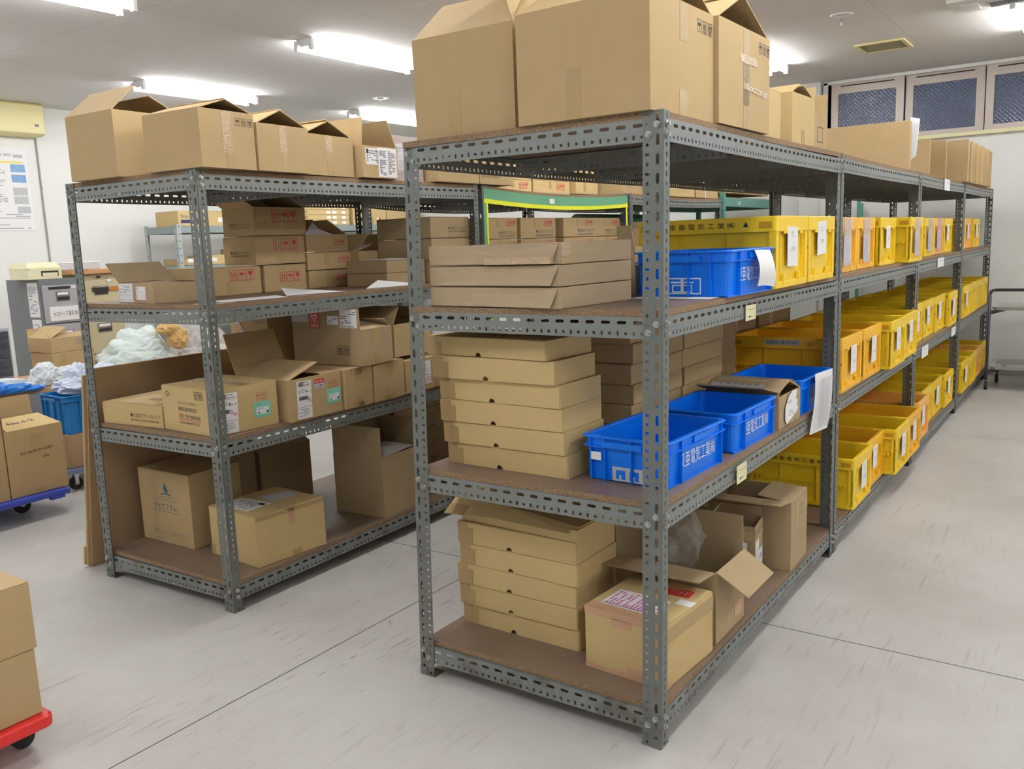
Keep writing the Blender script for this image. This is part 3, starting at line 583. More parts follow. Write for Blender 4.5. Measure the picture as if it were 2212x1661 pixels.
# yellow folding container, built once per colour
CS = (.370, .53, .252)
def yellow_parts(k, t):
    w_, d, h = CS; I = lambda e, z, r=.010: rrect(e, e, w_-e, d-e, r, z, 3)
    b = MB(); b.loft([I(.006, 0), I(.002, .003), I(.002, .022), I(.014, .024), I(.014, h-.055), I(.010, h-.05), I(.020, h-.05), I(.022, .012)], k, True, True); bd = b.build('body', t)
    b = MB(); b.loft([I(.006, h-.054), I(0, h-.052), I(0, h-.002), I(.002, h), I(.016, h), I(.018, h-.002), I(.018, h-.054)], k, False, False)
    for u in (.10, .285): b.box((u-.02, -.001, h-.062), (u+.02, .003, h-.050), k)
    tf = b.build('top_frame', t)
    b = MB()
    for x0, x1 in ((0, .035), (w_-.035, w_)):
        b.box((x0+.002, .003, .02), (x1-.002, .015, h-.052), k); b.box((x0+.002, d-.015, .02), (x1-.002, d-.003, h-.052), k)
    for u in (.055, .32): b.box((u-.003, .006, .022), (u+.003, .015, h-.052), k)
    for u in (.09, .27): b.box((u-.012, .001, .006), (u+.012, .012, .05), k)
    b.box((.12, .004, .004), (.25, .013, .014), k); b.box((.035, .005, .016), (w_-.035, .0145, .026), k)
    split_build(b, 'end_rib', bd)
    b = MB()
    for x0, x1 in ((.002, .0145), (w_-.0145, w_-.002)):
        for y0, y1 in ((.008, .028), (d-.028, d-.008)): b.box((x0, y0, .02), (x1, y1, h-.052), k)
        b.box((x0+.004, .028, .112), (x1-.0 if x0 < .1 else x1-.004, d-.028, .116), k)
        for y in (.035, .055, .075, d-.08, d-.06, d-.04): b.box((x0-.002 if x0 < .1 else x0, y, .105), (x1 if x0 < .1 else x1+.002, y+.012, .122), k)
        for y in (.18, .36): b.box((x0+.006, y, .024), (x1-.002 if x0 < .1 else x1-.006, y+.003, .20), k)
    split_build(b, 'hinge_rib', bd)
    b = MB(); [b.box((x-.0012, y, h-.040), (x+.0012, y+.045, h-.018), 'yel2') for x in (0, w_) for y in (.018, d-.063)]; b.box((-.001, .004, .128), (.004, .012, .142), 'yel2')
    split_build(b, 'latch_slot', tf)
def yellow_crate(label, loc, k='yel', paper=None, letters=None, rz=0, group=None):
    t = thing('folding_crate', label, 'crate', loc, rz, group)
    if k not in _bm:
        yellow_parts(k, t); _bm[k] = [o for o in t.children]
    else:
        for o in _bm[k]:
            c = o.copy(); COL.objects.link(c); c.parent = t
            for q in list(o.children): g = q.copy(); COL.objects.link(g); g.parent = c
    if paper:
        m = Marks(CS, 'S'); kind = paper[0]; u, v, pw, ph = paper[1:5]; rot = paper[5] if len(paper) > 5 else 0
        m.l = .0035; c = m.mb
        if kind == 'paper':
            c.quad([m.P(u, v, .001), m.P(u+pw, v+rot*pw, .0015), m.P(u+pw, v+ph+rot*pw, .001), m.P(u, v+ph, .001)], 'white', .0012)
            m.l = .0042
            m.text('A-%d' % (len(label) % 9+1), u+pw*.3, v+ph*.80, ph*.08, 'greyink'); m.rect(u+pw*.25, v+ph*.74, u+pw*.6, v+ph*.75, 'greyink'); m.text('%d×%d' % (20+len(label) % 7, 38), u+pw*.25, v+ph*.38, ph*.10, 'greyink')
            c.build('paper_label', t)
        else:
            c.quad([m.P(u, v+.01, .0012), m.P(u+pw*.85, v+.01, .0012), m.P(u+pw*.85, v+ph*.62, .0012), m.P(u, v+ph*.62, .0012)], 'white', .0012); m.l = .0028
            m.rect(u+pw*.25, v+ph*.55, u+pw*.55, v+ph*.56, 'greyink')
            for i in range(4): m.text('%d-%d' % (17+i*3, 20+i), u+pw*.25, v+ph*(.42-.1*i), .012, 'greyink')
            c.build('paper_label', t)
            c2 = Marks(CS, 'S'); c2.mb.quad([c2.P(u-.006, v, .004), c2.P(u+pw, v, .004), c2.P(u+pw, CS[2]-.004, .004), c2.P(u-.006, CS[2]-.004, .004)], 'sleeve', .0012); c2.mb.build('clear_sleeve', t)
    if letters:
        m = Marks(CS, 'W')
        if letters == 'print':
            m.text('東 亜 電 気 工 業 ㈱', .13, CS[2]-.037, .021, 'ink', .25); m.poly([(.41, CS[2]-.034), (.43, CS[2]-.034), (.42, CS[2]-.017)], 'ink')
        else:
            m.slab(.17, CS[2]-.037, .34, CS[2]-.012, 'silver'); m.text('東亜電気工業 株式会社', .18, CS[2]-.032, .016, 'ink', .15, l=.0016); m.text('2D', .37, CS[2]-.036, .02, 'stamp')
        split_build(m.mb, 'company_lettering', t)
    return t

# ------------------------------------------------------------------ the racks
racksA = [0, 1.835, 3.655, 5.475]; LA = 1.80
lean0 = {0: (-.0143, .0028, .0066, -.0137), 1: (-.0181, .0151, .0194, -.0069)}
rack('steel_shelving_rack', 'grey slotted angle rack nearest the camera, holding blue crates and flat cartons', (0, 0, 0), 0, LA+.015, lean=lean0)
rack('steel_shelving_rack', 'second grey slotted angle rack of the right row, behind the one with blue crates', (racksA[1], 0, 0), 0, LA)
rack('steel_shelving_rack', 'third grey slotted angle rack of the right row', (racksA[2], 0, 0), 0, LA, bolts=False)
rack('steel_shelving_rack', 'last grey slotted angle rack of the right row, next to the trolley', (racksA[3], 0, 0), 0, LA, bolts=False)
TB = .0199; OB = (-.0262, 1.9141)
def B(x, y, z=0): c, s_ = math.cos(TB), math.sin(TB); return (OB[0]+c*x-s_*y, OB[1]+s_*x+c*y, z)
rack('steel_shelving_rack', 'grey slotted angle rack at the left, full of red marked cartons', B(0, 0), TB, 1.85, lean={0: (0, .004, .004, -.003), 1: (-.011, .003, .003, -.004)})
rb2 = rack('steel_shelving_rack', 'sagging rack behind the first left rack, trimmed with green sheet and yellow tape', B(1.89, 0), TB, 1.85, sags=(0, 0, 0, .03), bolts=False)
rack('steel_shelving_rack', 'grey slotted angle rack between the green trimmed rack and the green steel rack', B(3.78, 0), TB, 1.90, sags=(0, 0, 0, .012), bolts=False)
# green sheet and yellow tape on the second left rack
def arc(z0, z1, y, k, th=.0012):
    b = MB(); n = 14; L_ = 1.85
    f = lambda x: -.03*(1-((x-L_/2)/(L_/2))**2)
    for i in range(n):
        a, c = .012+(L_-.024)*i/n, .012+(L_-.024)*(i+1)/n
        b.quad([(a, y, z0+f(a)), (c, y, z0+f(c)), (c, y, z1+f(c)), (a, y, z1+f(a))], k, th)
    return b
arc(LV[3]-.058, LV[3]+.002, -.002, 'green').build('green_cover_sheet', rb2)
arc(LV[3]-.080, LV[3]-.056, -.0045, 'stripe').build('yellow_tape', rb2)
b = MB(); b.box((.004, -.004, .3), (.036, -.0015, LV[3]-.07), 'green'); b.build('green_cover_sheet', rb2)
b = MB(); b.box((.030, -.006, .3), (.045, -.0042, LV[3]-.056), 'stripe'); b.box((1.806, -.006, .3), (1.822, -.003, LV[3]-.05), 'stripe'); split_build(b, 'yellow_tape', rb2)
b = MB(); b.box((.72, -.0075, LV[3]-.075), (.78, -.0062, LV[3]-.045), 'white'); b.build('white_sticker', rb2)
# bolted plain steel racks
def plain_rack(label, loc, rz, L, D, H, levels, kb, kp, post=.05, bd='heavy', beam=.07, name='steel_shelving_rack'):
    t = thing(name, label, 'shelving', loc, rz)
    for (x, y, sx, sy) in ((0, 0, 1, 1), (0, D, 1, -1), (L, 0, -1, 1), (L, D, -1, -1)):
        b = MB(); q = .003
        b.box((min(x, x+sx*post), min(y, y+sy*q), 0), (max(x, x+sx*post), max(y, y+sy*q), H), kp); b.box((min(x, x+sx*q), min(y+sy*q, y+sy*post), 0), (max(x, x+sx*q), max(y+sy*q, y+sy*post), H), kp)
        for i in range(int(H/.075)):
            z = .04+i*.075; b.box((min(x+sx*.02, x+sx*.03), min(y-sy*.0006, y), z), (max(x+sx*.02, x+sx*.03), max(y-sy*.0006, y), z+.012), 'dark'); b.box((min(x-sx*.0006, x), min(y+sy*.02, y+sy*.03), z), (max(x-sx*.0006, x), max(y+sy*.02, y+sy*.03), z+.012), 'dark')
        b.build('post', t)
    for z in levels:
        for y0, y1 in ((.004, .03), (D-.03, D-.004)):
            b = MB(); b.box((.004, y0, z-beam), (L-.004, y1, z), kb); b.build('beam', t, bevel=.003)
        for x0, x1 in ((.004, .03), (L-.03, L-.004)):
            b = MB(); b.box((x0, .03, z-beam), (x1, D-.03, z), kb); b.build('end_beam', t)
        b = MB(); b.box((.005, .005, z), (L-.005, D-.005, z+.004), bd); b.build('shelf_panel', t)
    return t
gr = plain_rack('green steel rack at the far end of the left row', B(5.75, 0), TB, 1.62, .9, 1.86, (.35, 1.0, 1.40, 1.815), 'dgreen', 'dgreen', .045, 'board', .085)
m = Marks((1.6, .9, 2), 'S'); m.o = Vector((.40, .0035, 1.752)); m.lines(0, 0, .14, .035, 2, 'whiteink', 4, .001, .8); m.mb.build('chalk_writing', gr)
CL = (.32, .80, 1.36, 1.775)
plain_rack('smooth grey steel rack against the back wall, nearest end left of the red marked cartons', (3.47, 7.12, 0), 0, 1.45, .58, 1.80, CL, 'heavy', 'postm')
plain_rack('smooth grey steel rack against the back wall, second one along', (4.93, 7.12, 0), 0, 2.55, .58, 1.78, CL, 'heavy', 'postm')

# shelf tags on the right row
def tagcard(x, z0, z1, w_, label, k='cream2', arrow=True, name='shelf_tag'):
    t = thing(name, label, 'tag', (x, -.0015-.012*max(0, 1-x/1.8), z0)); h = z1-z0; b = MB(); b.box((0, -.002, 0), (w_, 0, h), k); b.build('card', t)
    m = Marks((w_, .01, h), 'S'); m.l = .0025; m.lines(w_*.15, h*.62, w_*.85, h*.78, 3, 'greyink', 2, .0025, .5)
    if arrow: m.rect(w_*.3, h*.22, w_*.62, h*.26, 'ink'); m.poly([(w_*.22, h*.24), (w_*.36, h*.32), (w_*.36, h*.16)], 'ink')
    m.mb.build('printing', t)
tagcard(.632, 1.190, 1.240, .095, 'cream arrow tag on the beam below the blue crate with a paper sheet')
tagcard(.556, .655, .716, .090, 'cream arrow tag on the beam below the three blue crates')
tagcard(4.34, 1.200, 1.262, .25, 'white tag on the third rack beam under the top row of crates', 'white', False)
tagcard(3.88, .640, .712, .22, 'white tag on the middle beam at the start of the third rack', 'white', False)
tagcard(4.49, 1.715, 1.790, .22, 'white tag on the highest beam of the third rack', 'white', False)
tagcard(5.07, .650, .715, .20, 'white tag on the middle beam near the end of the third rack', 'white', False)

# ------------------------------------------------------------------ right row, first rack
Z4, Z3, Z2, Z1 = 1.8005, 1.2785, .738, .130
tents = {'W': (-58, .23), 'E': (-58, .23)}
def top_icons(m): m.icons(.262, .205, .036, 'ink', 'uah', .3)
carton('large_carton', 'big plain carton at the left end of the right row top', (.041, .473, Z4), R(1), (.42, .375, .305), 'kraft', {'W': (-50, .20), 'E': (-50, .20), 'S': (-20, .17)}, tape={'W': strip(.155, 0, .125, .045)})
carton('large_carton', 'biggest carton above the near corner post, short tape strip low on its end', (-.012, .014, Z4), R(-1), (.41, .418, .302), 'kraft', {'W': (-60, .20), 'E': (-60, .20)},
       prints={'S': lambda m: m.icons(.295, .240, .034, 'ink', 'uah', .28)}, tape={'W': strip(.185, 0, .135, .047), 'S': many(strip(.205, .20, .298, .05), strip(.20, .0, .07, .05))})
carton('large_carton', 'large carton with glossy clear tape cross, right of the biggest carton', (.402, -.008, Z4), R(-.5), (.44, .42, .302), 'kraft', {'W': (-66, .245), 'E': (-64, .245)},
       prints={'S': lambda m: m.icons(.335, .245, .034, 'ink', 'uah', .28)},
       tape={'S': many(strip(.225, .0, .298, .05), lambda m: m.slab(.17, .198, .32, .222, 'shiny', .001), strip(.225, .14, .20, .052, 'shiny'), lambda m: m.slab(.20, .115, .42, .135, 'shiny', .001, -.05), strip(.225, .07, .13, .05, 'shiny'))})
carton('carton', 'narrow pale carton squeezed behind the glossy taped one', (.865, .02, Z4), 0, (.20, .35, .165), 'kraft2')
carton('carton', 'upright carton with raised back flap on the top shelf of the first rack', (1.17, .012, Z4), R(-1), (.27, .36, .18), 'kraft2', {'N': (4, .15), 'W': (-70, .12), 'E': (-70, .12)}, tape={'S': strip(.13, 0, .05, .04)})
carton('carton', 'small carton with printed side at the far end of the first rack top', (1.50, .03, Z4), 0, (.20, .3, .14), 'kraft', {'W': (-30, .12), 'E': (20, .10)}, prints={'S': lambda m: m.frame(.06, .03, .14, .09, .003, 'ink')})
b = MB(); b.quad([(.0, 0, 0), (.012, -.005, 0), (.014, -.004, .06), (.0, 0, .06)], 'clearfilm', .001)
# long flat cartons
for i in range(3):
    t = thing('long_flat_carton', ['bottom', 'middle', 'topmost'][i]+' dull brown flat carton of the three below the top shelf', 'box', (-.004+.003*i, .31-.002*i, Z3+.0645*i), R(-5+.4*i), 'three dull flat cartons')
    b = MB(); b.box((0, 0, 0), (.385, .525, .0625), 'grey'); b.build('box_body', t, bevel=.003)
    b = MB(); q = [(-.002, .522, .004), (-.002, .522, .060), (-.002, .006, .060), (-.016, .028, .004)]; b.quad([q[0], q[3], q[2], q[1]], 'grey', .004); b.build('end_flap', t)
    if i == 2:
        m = Marks((.385, .525, .0625), 'S'); m.slab(0, .0, .06, .0622, 'tape'); m.slab(.0, .02, .045, .0622, 'shiny', .001); m2 = Marks((.385, .525, .0625), 'W', m.mb); m2.slab(.25, .002, .50, .022, 'shiny', .018); split_build(m.mb, 'packing_tape', t)
carton('carton', 'pale corrugated carton flap box standing behind the dull flat cartons', (.655, .40, Z3), 0, (.18, .07, .165), 'cream', {'W': (12, .075)}, seam='y')
def hung_paper(t, size):
    m = Marks(size, 'S'); b = m.mb; q = [(.24, -.115+.13), (.33, .10)]
    vs = []; n = 14
    for i in range(n+1):
        f = i/n; v = .142-.118*f; z = .004+.016*math.sin(f*2.6)
        vs += [m.P(.185+.012*f+.004*math.sin(f*5), v, z), m.P(.255+.012*f, v-.001, z+.004*math.sin(f*4)), m.P(.325-.006*math.sin(f*3), v-.003-.006*f, z+.010*f)]
    b.add(vs, [(3*i+j, 3*i+j+1, 3*i+j+4, 3*i+j+3) for i in range(n) for j in (0, 1)], 'white'); b.build('hanging_paper', t, smooth=True); emblem2(t, size)
blue_crate('blue crate on the upper shelf with a white sheet hanging on its side', (.463, -.022, Z3), R(-2), (.396, .345, .147), extra=hung_paper)
b = MB(); b.quad([(0, 0, 0), (.36, .02, 0), (.36, .28, 0), (0, .27, 0)], 'white', .0008); o = b.build('paper_sheet'); o.location = (.40, .02, Z3+.0015); tag(o, 'white paper lying under the upper blue crate', 'paper')
yellow_crate('yellow crate lettered along its side, behind the upper blue crate', (.868, -.034, Z3), 'yel', ('paper', .12, .075, .115, .14, -.03), 'print')
yellow_crate('yellow crate with tilted note, last on the upper shelf of the first rack', (1.285, -.025, Z3), 'yel', ('paper', .11, .10, .12, .13, .05))
# stack of six flat pale cartons, middle shelf
def flat_box(label, loc, rz, size, k='kraft2', group=None, tape=True, notch=True):
    t = thing('flat_carton', label, 'box', loc, rz, group); w_, d, h = size
    b = MB(); b.box((.024, 0, 0), (w_, d, h), k); q = d*.55
    for y0, y1, z0, z1 in ((0, .004, 0, h), (d-.004, d, 0, h), (.004, d-.004, h-.004, h), (.004, q-.02, 0, .004), (q+.02, d-.004, 0, .004)): b.box((.003, y0, z0), (.024, y1, z1), k)
    b.build('box_body', t)
    b = MB()  # front lid panel with thumb notch on the end facing the aisle end
    n = 8; c = d*.55; r = .012; arcp = [(c+r*math.cos(math.pi*i/n), r*math.sin(math.pi*i/n)*1.15) for i in range(n+1)]
    out = [(0.004, 0), ] + arcp[::-1] + [(d-.004, 0), (d-.002, h-.002), (.002, h-.002)] if notch else [(0, 0), (d, 0), (d, h), (0, h)]
    pts = [(.0, y, z) for y, z in out]; q = [(.0035, y, z) for y, z in out]; m = len(pts); b.add(pts+q, [tuple(range(m))[::-1], tuple(range(m, 2*m))]+[(i, (i+1) % m, m+(i+1) % m, m+i) for i in range(m)], k); b.build('tuck_flap', t)
    if tape:
        m = Marks((w_, d, h), 'W'); m.slab(0, 0, .045, h-.001, 'tape'); m.slab(.02, 0, .065, h*.75, 'tape', .0009); split_build(m.mb, 'packing_tape', t)
    return t
FS = (.245, .485, .0735)
ords = ['lowest', 'second', 'third', 'fourth', 'fifth']
offs = [(.104, .366), (.100, .372), (.099, .376), (.094, .380), (.082, .390)]
for i, (x, y) in enumerate(offs): flat_box(ords[i]+' from below of the pale flat cartons stacked on the middle shelf', (x, y, Z2+.0745*i), R(-1.5+(i % 3)*.8), FS, group='pale flat cartons with thumb notches')
t = flat_box('topmost flat carton with rounded tape end, pushed out under the upper beam', (.075, .415, Z2+.0745*5+.001), R(-4), (.25, .50, .062), group='pale flat cartons with thumb notches')
# three columns of flat cartons behind them
cols = [(.62, .40, .17), (.80, .40, .24), (1.055, .40, .36)]
for ci, (x, y, w_) in enumerate([(.60, .385, .43), (1.045, .385, .41)]):
    for i in range(6):
        carton('flat_carton', 'plain flat carton, %s layer of the %s column behind the blue crates' % (['lowest', 'second', 'third', 'fourth', 'fifth', 'top'][i], ['left', 'right'][ci]), (x-(.012 if i % 2 else 0), y+(.004 if i % 2 else 0), Z2+.0735*i), R(.6*((i % 3)-1)), (w_, .42, .072), 'kraft', group='plain flat cartons behind the blue crates')
carton('carton', 'dark brown carton with small print right of the plain flat columns', (1.48, .45, Z2), 0, (.30, .40, .40), 'brown', prints={'S': lambda m: m.text('ルカ ㈱', .03, .25, .02, 'ink')}, tape={'S': strip(.2, .0, .22, .05)})
blue_crate('nearest blue crate on the middle shelf, white sticker and grey emblem on its end', (.119, .031, Z2), R(-2.5), (.415, .305, .143), extra=emblem)
blue_crate('blue crate between the nearest blue crate and the labelled carton', (.612, .012, Z2), R(-1), (.41, .315, .139))
blue_crate('farthest blue crate, half behind the hanging list', (1.345, .006, Z2), R(-1), (.41, .33, .143))
def slip(m):
    b = m.mb; pts = [(.05, .03), (.075, .008), (.13, .02), (.20, .035), (.235, .05), (.215, .06), (.225, .085), (.20, .09), (.21, .125), (.15, .13), (.10, .115), (.055, .08)]
    m.poly([(u*.9+.01, v) for u, v in pts], 'white', .006); m.text('W10 改良', .075, .085, .012, 'greyink', l=.0068); m.text('21×16', .10, .045, .012, 'greyink', l=.0068); m.rect(.09, .038, .17, .040, 'greyink', .0068)
t = carton('carton', 'opened carton with a grey label and curling white note, between two blue crates', (1.052, .010, Z2), R(0), (.265, .30, .125), 'dull', {'W': (-55, .085), 'E': (-62, .09)}, tape={'S': strip(.16, 0, .122, .03)})
m = Marks((.265, .30, .125), 'S'); slip(m); m.mb.build('curled_note', t)
b = MB(); b.box((.0, .02, .166), (.24, .30, .170), 'dull'); m = Marks((.265, .30, .1705), 'TW', b); 
f = MB(); f.quad([(-.075, .30, .170), (-.075, .03, .170), (.0, .0, .146), (.0, .30, .146)], 'dull', .004); f.quad([(.0, .30, .146), (.0, .0, .146), (.132, .0, .174), (.132, .30, .174)], 'dull', .004); f.quad([(.132, .30, .170), (.132, .0, .170), (.265, .0, .1256), (.265, .30, .1256)], 'dull', .004); f.build('folded_lid', t)
g = MB(); g.quad([(.02, .28, .1545), (.02, .07, .1545), (.10, .07, .1715), (.10, .28, .1715)], 'silver', .001); 
for i in range(6): y = .095+i*.028; g.quad([(.04, y+.016, .1595), (.04, y, .1595), (.08, y, .168), (.08, y+.016, .168)], 'greyink', .0012)
g.build('address_label', t)
# hanging list on the beam end
t = thing('hanging_list', 'long printed list taped beside the farthest blue crate', 'paper', (1.42, -.022, .66)); b = MB(); n = 6; vs = []
for i in range(n+1):
    z = .24-.245*i/n; s_ = -.045*i/n; vs += [(.0+s_, .004-.006*math.sin(i*.7), z), (.235+s_*1.6, -.004-.008*math.sin(i*.5), z-.008)]
b.add(vs, [(2*i, 2*i+1, 2*i+3, 2*i+2) for i in range(n)], 'white'); b.build('sheet', t)
b = MB(); r = random.Random(4)
for i in range(26):
    z = .215-.0078*i; s_ = -.045*(.24-z)/.245; b.quad([(.02+s_, -.014, z), (.20+s_*1.5, -.021, z-.006), (.20+s_*1.5, -.021, z-.004), (.02+s_, -.014, z+.002)], 'greyink')
b.build('printed_rows', t)

# lower shelf of the first rack
for i in range(5): flat_box(['lowest', 'second', 'third', 'fourth', 'uppermost'][i]+' closed flat carton of the pile on the lower shelf', (.172-.004*(i % 2)-.003*i, .380+.004*(i % 3)-.002*i, Z1+.0765*i), R(-.5+(i % 3)*.7), (.262, .485, .0755), group='pale flat cartons on the lower shelf')
t = flat_box('half open flat carton on top of the lower shelf pile, taped lid corner drooping', (.158, .372, Z1+.0765*5+.001), R(-2), (.27, .48, .04), tape=False, notch=False)
b = MB(); b.quad([(.02, .52, .075), (-.045, .525, .03), (-.03, .34, .038), (.02, .30, .075)], 'kraft2', .003); b.quad([(.02, .30, .075), (-.03, .34, .038), (-.012, .03, .030), (.02, .0, .045)], 'kraft2', .003); b.quad([(.02, .525, .075), (.02, .0, .046), (.27, .0, .046), (.27, .52, .075)], 'kraft2', .003); b.build('loose_lid', t)
b = MB(); b.quad([(-.010, .52, .058), (-.046, .524, .032), (-.042, .44, .034), (-.006, .44, .058)], 'tape', .003); b.build('packing_tape', t)
def taped_top(m):
    m.slab(.0, .0, .04, .285, 'ptape'); m.slab(.04, .07, .165, .255, 'white', .001); m.lines(.05, .075, .155, .25, 14, 'pinkink', 7, .0016, .5); m.rect(.045, .08, .052, .25, 'greyink', .0016); m.frame(.06, .12, .15, .20, .003, 'pinkink', .0018)
    m.slab(.215, .04, .27, .15, 'redlab', .001, .1); m.text('ステンレス', .262, .05, .03, 'white', .085, R(85), .0022); m.slab(.16, .0, .20, .055, 'white', .001)
t = carton('carton', 'battered yellowish carton at the near corner with shipping form and red label on top', (.085, .032, Z1), R(-4), (.315, .288, .206), 'kraft2', prints={'T': taped_top},
       tape={'W': many(lambda m: m.slab(0, .182, .288, .206, 'ptape'), lambda m: m.slab(.10, .16, .17, .185, 'ptape'), lambda m: m.slab(0, 0, .288, .016, 'ptape'), lambda m: m.slab(.15, .014, .21, .04, 'ptape')), 'S': many(lambda m: m.slab(0, .145, .315, .19, 'tape'), lambda m: m.slab(0, 0, .03, .02, 'ptape'))})
carton('carton', 'opened carton with flaps spread wide, behind the battered corner carton', (.444, .018, Z1), 0, (.266, .37, .247), 'dull', {'W': (86, .125), 'S': (122, .125), 'E': (4, .12), 'N': (3, .18)}, tape={'S': lambda m: m.slab(.17, .03, .24, .08, 'ptape')})
# clear bag in the open carton
def crumple(mb, c, r, k, seed=0, amp=.35, sub=3, flat=1, fr=2.2, zmin=-9):
    bm = bmesh.new(); bmesh.ops.create_icosphere(bm, subdivisions=sub, radius=1); vs = []
    for v in bm.verts:
        p = v.co; q = .6*noise.noise(p*fr+Vector((seed, 0, 0)))-.45*abs(noise.noise(p*fr*2.1+Vector((0, seed, 0))))-.22*abs(noise.noise(p*fr*4.3+Vector((seed, seed, 0))))-.18*abs(noise.noise(p*fr*8.5+Vector((0, 0, seed))))+.18; s_ = 1+amp*q
        vs.append((c[0]+p.x*r[0]*s_, c[1]+p.y*r[1]*s_, max(zmin, c[2]+p.z*r[2]*s_)))
    mb.add(vs, [tuple(v.index for v in f.verts) for f in bm.faces], k); bm.free()
b = MB(); crumple(b, (.575, .20, Z1+.30), (.085, .085, .10), 'clearfilm', 3, .9, 3, fr=2.6); tag(b.build('plastic_bag'), 'crumpled clear plastic bag stuffed in the opened carton', 'bag')
t = carton('small_carton', 'small scuffed carton with round note and blue lettered label beside the spread carton', (.985, .075, Z1), R(8), (.15, .20, .235), 'dull', {'E': (-20, .05), 'N': (-40, .06)},
       prints={'S': lambda m: (m.slab(.01, .09, .07, .17, 'white', .001), m.frame(.025, .105, .055, .14, .002, 'ink', .0018), m.slab(.065, .02, .14, .12, 'white', .001), m.text('金用品', .075, .08, .022, 'blueink', .055, l=.0018), m.text('ベース等', .072, .04, .022, 'blueink', .06, l=.0018)),
               'W': lambda m: (m.slab(.09, .10, .17, .17, 'white', .001), m.frame(.11, .115, .145, .15, .003, 'ink', .0018))}, tape={'S': lambda m: m.slab(0, .19, .15, .215, 'shiny', .001), 'W': lambda m: m.slab(.0, .18, .2, .215, 'shiny', .001)})
carton('carton', 'tall worn carton with bent open flaps near the end of the lower shelf', (1.197, .003, Z1), R(2), (.245, .34, .285), 'dull', {'W': (82, .13), 'S': (-84, .14), 'E': (160, .10), 'N': (20, .1)}, prints={'S': lambda m: (m.frame(.15, .20, .18, .24, .002, 'ink'),)}, tape={'S': strip(.09, .16, .27, .03)})

# crates of the second to fourth racks: (rack, level, x, y, colour, paper, letters, words)
P1 = ('paper', .12, .09, .09, .12, -.02); P2 = ('paper', .15, .07, .10, .13, .02); SL = ('sleeve', .11, .03, .13, .22)
rows = {
 (1, 3): [(1.905, .03, 'ora', SL), (2.32, .04, 'ora', SL), (2.73, .02, 'yel', P1), (3.17, -.045, 'yel', SL)],
 (1, 2): [(1.893, -.008, 'ora', P2, 'label'), (2.297, -.010, 'ora', P2), (2.70, -.055, 'yel', P1), (3.10, -.045, 'yel', P1)],
 (1, 1): [(2.105, -.022, 'yel', P2, 'print'), (2.478, .0, 'ora', P1), (2.85, -.066, 'yel', P2), (3.222, -.062, 'ora', P1)],
 (2, 3): [(3.70, .05, 'yel', P1), (4.10, .04, 'yel', SL), (4.51, .05, 'peach', SL), (4.92, .05, 'yel', P1)],
 (2, 2): [(3.70, .03, 'yel', P2, 'print'), (4.11, .03, 'yel', P1), (4.51, .02, 'yel', P1), (4.93, -.005, 'yel', P2)],
 (2, 1): [(3.70, -.03, 'peach', P1, 'print'), (4.12, .02, 'yel', None), (4.52, .02, 'yel', P2), (4.93, .0, 'yel', P1)],
 (3, 3): [(5.62, .05, 'yel', P1), (6.05, .06, 'peach', P1), (6.50, .05, 'yel', P1)],
 (3, 2): [(5.60, -.01, 'yel', P1), (6.02, -.005, 'yel', None), (6.44, .0, 'yel', None), (6.83, .0, 'yel', None)],
 (3, 1): [(5.60, -.025, 'yel', P2), (6.02, -.03, 'yel', None), (6.43, -.02, 'peach', None), (6.83, -.01, 'yel', None)]}
zl = {3: Z3, 2: Z2, 1: Z1}; rn = {1: 'second', 2: 'third', 3: 'last'}; ln = {3: 'upper', 2: 'middle', 1: 'lower'}; on = ['first', 'second', 'third', 'fourth']
cn = {'yel': 'yellow', 'ora': 'amber', 'peach': 'orange'}
for (ri, lv), L_ in rows.items():
    for i, q in enumerate(L_):
        x, y, k, pp = q[:4]; lt = q[4] if len(q) > 4 else None
        pw = {None: 'without a visible note', P1: 'with a small white note', P2: 'with a white note', SL: 'with a list in a clear sleeve'}[pp]
        yellow_crate('%s folding crate, %s from left, %s shelf, %s rack of the right row' % (cn[k], on[i], ln[lv], rn[ri]), (x, y, zl[lv]), k, pp, lt, group='folding crates of the right row')
# cartons behind the crates
for i, (x, y, z, s_, lab) in enumerate([(1.88, .56, Z2, (.50, .30, .34), 'dark brown carton with pink tape behind the amber crates, nearer one'), (2.42, .56, Z2, (.55, .30, .42), 'dark brown carton with pink tape behind the amber crates, farther one')]):
    carton('carton', lab, (x, y, z), 0, s_, 'brown', tape={'S': strip(.2, 0, s_[2], .05, 'ptape'), 'W': strip(.15, .0, s_[2], .05, 'ptape')})
# top of the second to fourth racks
t = thing('flat_panel_carton', 'large thin carton standing on edge across the top of the second rack', 'box', (3.335, .011, Z4)); b = MB()
b.box((0, 0, 0), (.05, .58, .272), 'kraft'); b.build('box_body', t, bevel=.003)
b = MB(); b.box((.052, .01, 0), (.075, .56, .268), 'kraft2'); b.build('inner_sheet', t); b = MB(); b.quad([(.10, -.015, .08), (.10, -.03, .285), (.11, .02, .30), (.11, .03, .05)], 'foam', .006); b.build('foam_corner', t)
r = random.Random(8); x = 5.33
for i in range(28):
    th = r.uniform(.045, .065); hh = .30+.012*math.sin(i*1.7)+r.uniform(-.01, .01); y = -.02+r.uniform(-.012, .012)
    t = thing('flattened_carton', 'folded flat carton standing on end in the long row on top of the last racks', 'box', (x, y, Z4), 0, 'folded cartons standing on the last racks')
    b = MB(); b.box((0, 0, 0), (th*.46, .34+(.30 if i == 0 else r.uniform(0, .2)), hh), 'kraft'); b.build('folded_panel', t, bevel=.002)
    b = MB(); b.box((th*.50, .005, .01 if i % 2 else .0), (th*.96, .33, hh-r.uniform(.02, .06)), 'kraft2'); b.build('folded_panel', t); x += th+.002
